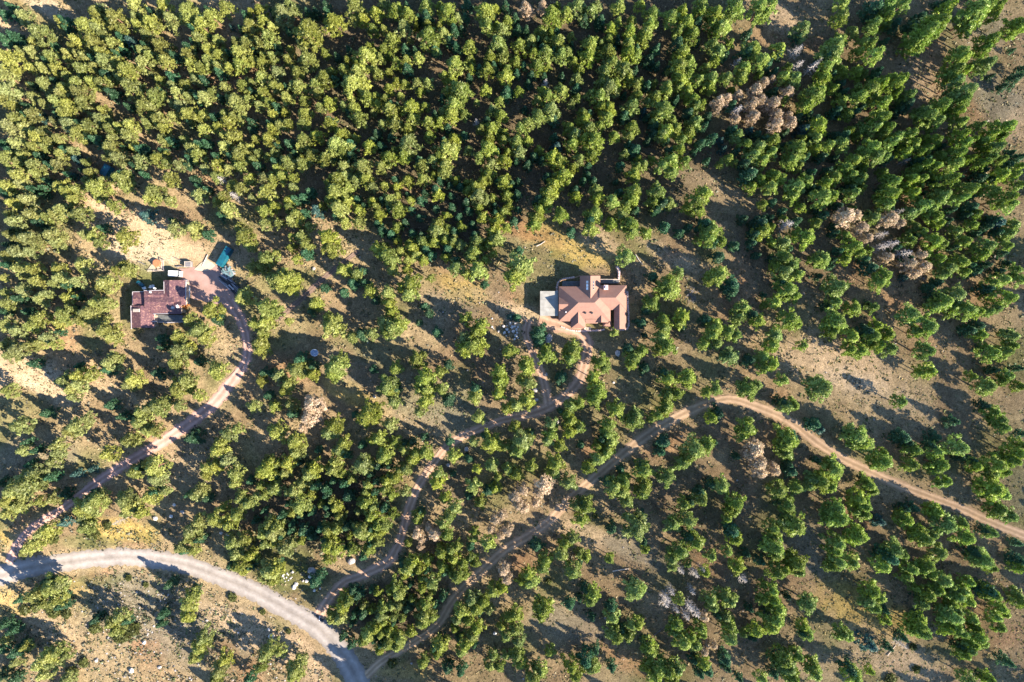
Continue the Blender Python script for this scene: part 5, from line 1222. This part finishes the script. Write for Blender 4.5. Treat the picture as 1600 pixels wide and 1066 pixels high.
def pile(name, label, cat, c0, c1, half, mats, n, zmax, seed, fr, piece, cross=.15):
    """stack of separate boards lying roughly along c0-c1"""
    r = random.Random(seed); A = Vector(fr(*c0, .5)); B = Vector(fr(*c1, .5)); d = (B - A); L_ = d.length; u = d.normalized(); v = Vector((-u.y, u.x, 0))
    root = empty(name, (A.x, A.y, H(A.x, A.y))); tag(root, label, cat); ang = math.atan2(u.y, u.x)
    for i in range(n):
        ln = r.uniform(1.6, 3.6); s = r.uniform(0, 1) * max(.1, L_ - ln) + ln / 2; w = r.uniform(-half, half)
        c = u * s + v * w; t = MB(); t.box((0, 0, 0), (ln, r.uniform(.18, .42), r.uniform(.06, .2)))
        o = t.build(piece, mats[r.randrange(len(mats))], root); o.location = (c.x, c.y, .15 + zmax * (i / n) * (1 - .5 * abs(w) / half)); o.rotation_euler = (r.uniform(-.05, .05), r.uniform(-.05, .05), ang + r.gauss(0, cross))
pile('lumber_pile', 'long dark pile of weathered planks along the right side of the gravel yard', 'lumber pile', (610, 580), (950, 880), 1.25, (M_GREYWOOD, M_BLACK, M_GREYWOOD, M_FASCIA, M_BLACK), 90, 1.3, 3, f3, 'plank', .08)
M_TEALGREY = surf('faded_teal_grey', (0.14, 0.21, 0.22), 0.7, 0.4, 2)
pile('scrap_pile', 'heap of teal-grey scrap boards just below the teal container', 'scrap pile', (660, 480), (820, 620), 1.3, (M_TEALGREY, M_GREYWOOD, M_TEALGREY, M_FASCIA), 46, 1.4, 8, f3, 'board', .7)
fm = empty('timber_frame', f3(1010, 880, 0)); fv = Vector(fm.location); tag(fm, 'open frame of pale timber beams at the lower end of the lumber pile', 'timber frame')
for a, b in (((925, 890), (1000, 800)), ((1000, 800), (1150, 930)), ((950, 905), (1110, 985)), ((1150, 930), (1175, 985))):
    A = Vector(f3(*a, 1.6)) - fv; B = Vector(f3(*b, 1.6)) - fv
    t = MB(); c = (A + B) / 2; t.box(tuple(c), ((B - A).length, .2, .2), math.atan2(B.y - A.y, B.x - A.x)); t.build('beam', M_PALEWOOD, fm)
    t = MB(); t.box((A.x, A.y, A.z - .8), (.18, .18, 1.7)); t.build('post', M_PALEWOOD, fm)
pile('firewood_pile', 'small heap of pale and rust-coloured firewood inside the timber frame', 'firewood', (960, 850), (1090, 940), .45, (M_PALEWOOD, M_ORANGE, M_WOOD), 16, .5, 12, f3, 'firewood_log', .5)

# ---- satellite dish
def dish():
    p = P(491, 551, 1.6); z0 = H(p.x, p.y); root = empty('satellite_dish', (p.x, p.y, z0)); tag(root, 'round pale blue-grey satellite dish standing in the open left of centre', 'satellite dish')
    V = [(0, 0, .0)]; F = []; n = 20; rings = 4
    for i in range(1, rings + 1):
        r_ = 1.05 * i / rings
        for k in range(n):
            a = 2 * math.pi * k / n; V.append((r_ * math.cos(a), r_ * math.sin(a), .3 * (r_ / 1.05) ** 2))
    for k in range(n): F.append((0, 1 + k, 1 + (k + 1) % n))
    for i in range(rings - 1):
        for k in range(n):
            j = (k + 1) % n; F.append((1 + i * n + k, 1 + (i + 1) * n + k, 1 + (i + 1) * n + j, 1 + i * n + j))
    me = bpy.data.meshes.new('bowl'); me.from_pydata(V, [], F); me.materials.append(surf('blue_grey_dish', (0.30, 0.36, 0.48), .5, .1)); me.polygons.foreach_set('use_smooth', [True] * len(F))
    b = link('bowl', me, None, root); b.location = (0, 0, 1.4); b.rotation_euler = (R(18), R(12), 0)
    t = MB()
    for k in range(n):
        a = 2 * math.pi * k / n; a2 = 2 * math.pi * (k + 1) / n; t.tube((1.06 * math.cos(a), 1.06 * math.sin(a), .3), (1.06 * math.cos(a2), 1.06 * math.sin(a2), .3), .06, .06, 4, cap=False)
    rm = t.build('rim', M_WHITE, b)
    t = MB(); t.tube((0, 0, -.3), (0, 0, 1.5), .1, .1, 8); t.build('pole', M_GREYMETAL, root)
    t = MB()
    for k in range(3):
        a = 2.1 * k; t.tube((.9 * math.cos(a), .9 * math.sin(a), .26), (0, 0, .85), .025, .025, 4)
    t.tube((0, 0, .78), (0, 0, .95), .1, .1, 8); t.build('feed_horn', M_WHITE, b)
dish()

# ---- culvert at the mouth of the winding driveway
def culvert():
    A = P(494, 961); B = P(505, 970); root = empty('culvert', tuple(A)); tag(root, 'dark culvert opening with timber headwall beside the gravel road at the driveway mouth', 'culvert')
    ang = math.atan2(B.y - A.y, B.x - A.x); d = (B - A); L_ = d.length
    t = MB(); c = d / 2; t.box((c.x, c.y, .12), (L_, .5, .5), ang); t.build('headwall', M_BLACK, root)
    t = MB(); t.tube((c.x - .1, c.y - .6, .1), (c.x + .1, c.y + .7, .1), .3, .3, 10); t.build('pipe', M_GREYMETAL, root)
    for s in (-.3, .5):
        t = MB(); t.box((c.x + s, c.y + s * .6, .45), (.14, .14, .9)); t.build('post', M_WOOD, root)
culvert()

# ---- boulders and stones
def rock_mesh(seed, mat, sub=2):
    import bmesh
    bm = bmesh.new(); bmesh.ops.create_icosphere(bm, subdivisions=sub, radius=1.0)
    r = np.random.default_rng(seed); ax = r.uniform(.75, 1.15, 3); cuts = [(Vector(r.normal(0, 1, 3)).normalized(), r.uniform(.62, .9)) for _ in range(6)]
    for v in bm.verts:
        c = v.co.copy()
        for n_, k in cuts:
            dd = c.dot(n_) - k
            if dd > 0: c -= n_ * dd
        v.co = Vector((c.x * ax[0], c.y * ax[1], c.z * ax[2] * .8)) * r.uniform(.96, 1.04)
    me = bpy.data.meshes.new('boulder'); bm.to_mesh(me); bm.free(); me.materials.append(mat)
    return me
RK = [rock_mesh(s, M_ROCK) for s in range(4)]; RW = [rock_mesh(s + 20, M_WHITEROCK, 1) for s in range(5)]
def boulder(px, py, dia, label, pale=False, group=None, name='boulder', big=False, flat=.8):
    p = P(px, py, .3); r_ = dia * M / 2
    o = bpy.data.objects.new(name, (RW if pale else RK)[rnd.randrange(len(RW if pale else RK))]); COL.objects.link(o)
    o.location = (p.x, p.y, H(p.x, p.y) + r_ * .35); o.scale = (r_ * rnd.uniform(.9, 1.15), r_ * rnd.uniform(.9, 1.15), r_ * flat); o.rotation_euler = (rnd.uniform(-.2, .2), rnd.uniform(-.2, .2), rnd.uniform(0, 6.3))
    tag(o, label, 'boulder' if not name == 'stone' else 'stone', group)
B_ = [
 (488, 892, 16, 'large round pinkish grey boulder in the dark green hollow, biggest of all'), (484, 901, 8, 'small pale boulder touching the underside of the biggest round boulder'), (479, 908, 7, 'pale angular boulder below left of the biggest boulder'), (473, 908, 5, 'grey boulder left of the angular one in the dark green hollow'),
 (463, 913, 9, 'long slab-like pale boulder in the hollow, pointing down right'), (459, 918, 8, 'pale slab boulder lowest left in the dark green hollow'), (457, 894, 6, 'narrow pale stone high up in the dark green hollow'),
 (491, 923, 6, 'pale boulder below the blue-green bush by the driveway mouth'), (500, 920, 4, 'small white stone right of the blue-green bush by the driveway mouth'),
 (549, 877, 12, 'long grey boulder above the mouth of the winding driveway'), (857, 529, 14, 'big grey boulder beside the start of the side path'), (965, 552, 11, 'rounded pale boulder in the shade below the red-roofed house'),
 (424, 994, 13, 'rounded pale boulder on the sand beside the gravel road'), (420, 984, 6, 'small pale stone just above the pale roadside boulder'), (205, 1048, 10, 'pale boulder in the lower rocky field near the bottom edge'), (225, 1004, 8, 'white boulder right of the third bush in the rocky field'),
 (249, 1043, 6, 'grey stone right of the lower field boulder'), (150, 1033, 6, 'pale stone left of the lower field boulder'), (243, 810, 9, 'pale boulder right of the yellow bush above the grass verge'), (267, 807, 7, 'pale boulder in the shade above the yellow grass verge'), (285, 800, 7, 'oval boulder above right of the yellow grass verge'),
 (357, 835, 9, 'long pale boulder in the wood above the gravel road'), (345, 833, 6, 'small grey boulder left of the long pale one above the road'), (272, 789, 7, 'pale oval boulder right of the lower reddish driveway'), (500, 753, 6, 'white stone in the dark wood left of the winding driveway'),
 (507, 769, 6, 'grey stone just below the white stone in the dark wood'), (643, 1037, 5, 'grey stone below the junction at the bottom edge'), (773, 990, 7, 'pale curved boulder in the shade right of the long track foot'), (783, 1027, 7, 'pale boulder under pines near the bottom edge'),
 (585, 620, 6, 'dark stone at the right end of the golden strip'), (729, 702, 9, 'grey boulder just below the winding driveway bend'), (700, 727, 7, 'grey boulder inside the middle bend of the winding driveway'), (836, 610, 10, 'grey boulder on the left of the side path'), (838, 625, 8, 'grey boulder left of the fork, below the other one'),
 (853, 585, 7, 'grey stone on the right of the side path'), (959, 598, 4, 'small white stone right of the lower driveway bend'), (490, 420, 6, 'small bluish stone in the clearing right of the lumber pile'), (870, 660, 7, 'bluish grey boulder below the driveway fork'), (286, 965, 5, 'grey stone in the shaded part of the rocky field'),
 (323, 970, 5, 'grey stone between two pines in the rocky field'), (372, 989, 4, 'small pale stone in the pine shade near the gravel road'), (363, 1034, 6, 'grey stone between the bottom pines of the rocky field'), (240, 979, 4, 'small white stone above the small pine in the rocky field'), (192, 995, 4, 'pale stone beside the third bush'),
]
for px, py, dd, lab in B_:
    boulder(px, py, dd, lab, pale=('pale' in lab or 'white' in lab))
WS = [(769, 498, 3.2), (769, 511, 3.6), (779, 518, 3.4), (787, 510, 5.5), (792, 515, 5), (788, 520, 4.6), (795, 519, 4.2), (791, 525, 2.8), (797, 505, 4.8), (805, 505, 4), (800, 511, 5.2), (804, 510, 4.6), (809, 511, 3.6), (802, 518, 6), (807, 515, 4.4), (808, 520, 4.2), (806, 525, 5.4), (809, 528, 3.6), (804, 530, 3.6), (792, 509, 3), (771, 514, 2.4)]
for k, (a, b, dd) in enumerate(WS):
    if a < 782: lab = ['topmost lone white stone left of the stone pile', 'white stone left of the pile, below the topmost lone one', 'white stone halfway between the lone stones and the pile', 'tiny grey-white stone left of the stone pile'][[0, 1, 2, 20].index(k)]; g = None
    else:
        half = 'left' if a < 798.5 else 'right'; mem = sorted([w for w in WS if w[0] >= 782 and (w[0] < 798.5) == (half == 'left')], key=lambda w: w[1] + w[0] * .01); kk = mem.index((a, b, dd))
        lab = f"white stone in the {half} half of the stone pile, {['topmost', 'second from top', 'third from top', 'fourth from top', 'fifth from top', 'sixth from top', 'seventh from top', 'eighth from top', 'ninth from top', 'tenth from top'][kk]}"; g = 'white stones of the landscaping pile'
    boulder(a, b, dd * 1.15, lab, True, g, 'stone', flat=.7)
# cluster of small white stones in the hollow
for k in range(14):
    a, b = 448 + rnd.uniform(-8, 8), 902 + rnd.uniform(-7, 7)
    boulder(a, b, rnd.uniform(2.2, 4), 'small white stone in the scattered cluster left in the dark green hollow', True, 'white stones scattered in the hollow', 'stone', flat=.6)

# dark brush pile
def brush():
    p = P(1080, 460); root = empty('brush_pile', tuple(p)); tag(root, 'dark heap of cut branches in the open right of the red-roofed house', 'brush pile')
    for k in range(34):
        a = rnd.uniform(0, 6.28); r_ = rnd.uniform(0, 1.9); a2 = rnd.uniform(0, 6.28); L_ = rnd.uniform(.8, 2)
        A = Vector((r_ * math.cos(a), r_ * math.sin(a) * 1.4, rnd.uniform(.1, .6)))
        t = MB(); t.tube(A, A + Vector((math.cos(a2) * L_, math.sin(a2) * L_, rnd.uniform(-.1, .3))), .07, .03, 4); t.build('branch', M_GREYWOOD, root)
brush()

# ------------------------------------------------------------------ ground cover: straw tufts, litter twigs and gravel that nobody could count
def scatter(name, n, label, cat, cols, size, height, mask, seed, flat=False):
    r = np.random.default_rng(seed)
    px = r.uniform(-30, 1630, n * 3); py = r.uniform(-30, 1096, n * 3)
    x = (px - 800) * M; y = (533 - py) * M
    keep = mask(px, py, x, y, r.random(n * 3)) & (road_dist(x, y) > .2)
    for (cx, cy), r0, r1 in FLAT[:2]: keep &= np.hypot(x - cx, y - cy) > r0 * .62
    x, y = x[keep][:n], y[keep][:n]; n = len(x)
    z = hsm(x, y) - .02
    k = 3
    a = r.uniform(0, 6.283, (n, k)); s = r.uniform(*size, (n, 1)); hh = r.uniform(*height, (n, 1))
    wd = a + 1.57
    cx = x[:, None] + np.cos(a) * s * .35; cy = y[:, None] + np.sin(a) * s * .35
    b0 = np.stack([cx - np.cos(wd) * s * .5, cy - np.sin(wd) * s * .5, np.broadcast_to(z[:, None], a.shape)], -1)
    b1 = np.stack([cx + np.cos(wd) * s * .5, cy + np.sin(wd) * s * .5, np.broadcast_to(z[:, None], a.shape)], -1)
    tp = np.stack([cx + np.cos(a) * s * .5, cy + np.sin(a) * s * .5, z[:, None] + hh * np.ones_like(a)], -1)
    V = np.stack([b0, b1, tp], 2).reshape(-1, 3)
    me = np_mesh(name, V, np.arange(len(V)).reshape(-1, 3))
    cc = np.array(cols)[r.integers(0, len(cols), n)] * r.uniform(.7, 1.3, (n, 1))
    set_col(me, 'tint', np.repeat(cc, 9, 0)); set_col(me, 'shade', np.ones((len(V), 3)))
    me.materials.append(M_LEAFA)
    tag(link(name, me), label, cat, kind='stuff')
def in_ell(px, py, cx, cy, rx, ry): return ((px - cx) / rx) ** 2 + ((py - cy) / ry) ** 2 < 1
scatter('dry_grass', 36000, 'dry straw grass tufts all over the open ground', 'grass', [(.34, .26, .14), (.28, .21, .12), (.2, .17, .09), (.12, .13, .05), (.10, .085, .05)], (.3, .75), (.15, .45),
        lambda px, py, x, y, u: (u < .35 + .5 * (vnoise(x, y, 7, 20) > 0)), 31)
scatter('low_scrub', 15000, 'low grey-green scrub scattered over the rocky ground', 'scrub', [(.10, .12, .045), (.06, .075, .04), (.16, .15, .09), (.13, .115, .09), (.09, .08, .06)], (.4, 1.1), (.2, .55),
        lambda px, py, x, y, u: (u < np.where(in_ell(px, py, 230, 1000, 260, 110), .8, .12) + .5 * in_ell(px, py, 440, 860, 90, 70) + .5 * in_ell(px, py, 205, 838, 80, 20) + .3 * in_ell(px, py, 1330, 940, 90, 60)) & (vnoise(x, y, 5, 21) > -.3), 32)
def pebbles():
    r = np.random.default_rng(9); n = 1100
    px = np.where(r.random(n) < .6, r.normal(230, 120, n), r.uniform(0, 1600, n)); py = np.where(px < 480, r.uniform(900, 1066, n), r.uniform(330, 1066, n))
    x = (px - 800) * M; y = (533 - py) * M; ok = road_dist(x, y) > .4; x, y = x[ok], y[ok]; n = len(x)
    base = np.array([(1, 0, 0), (0, 1, 0), (-1, 0, 0), (0, -1, 0), (0, 0, 1)], float); F0 = np.array([(0, 1, 4), (1, 2, 4), (2, 3, 4), (3, 0, 4)])
    s = .1 + .32 * r.random((n, 1, 1)) ** 2.5; V = base[None] * s * r.uniform(.6, 1.2, (n, 5, 1)) + np.stack([x, y, hsm(x, y) - .03], -1)[:, None]
    F = F0[None] + (np.arange(n) * 5)[:, None, None]
    me = np_mesh('small_stones', V.reshape(-1, 3), F.reshape(-1, 3)); me.materials.append(M_ROCK)
    tag(link('small_stones', me), 'small grey stones strewn over the hillside and the rocky field', 'stones', kind='stuff')
pebbles()
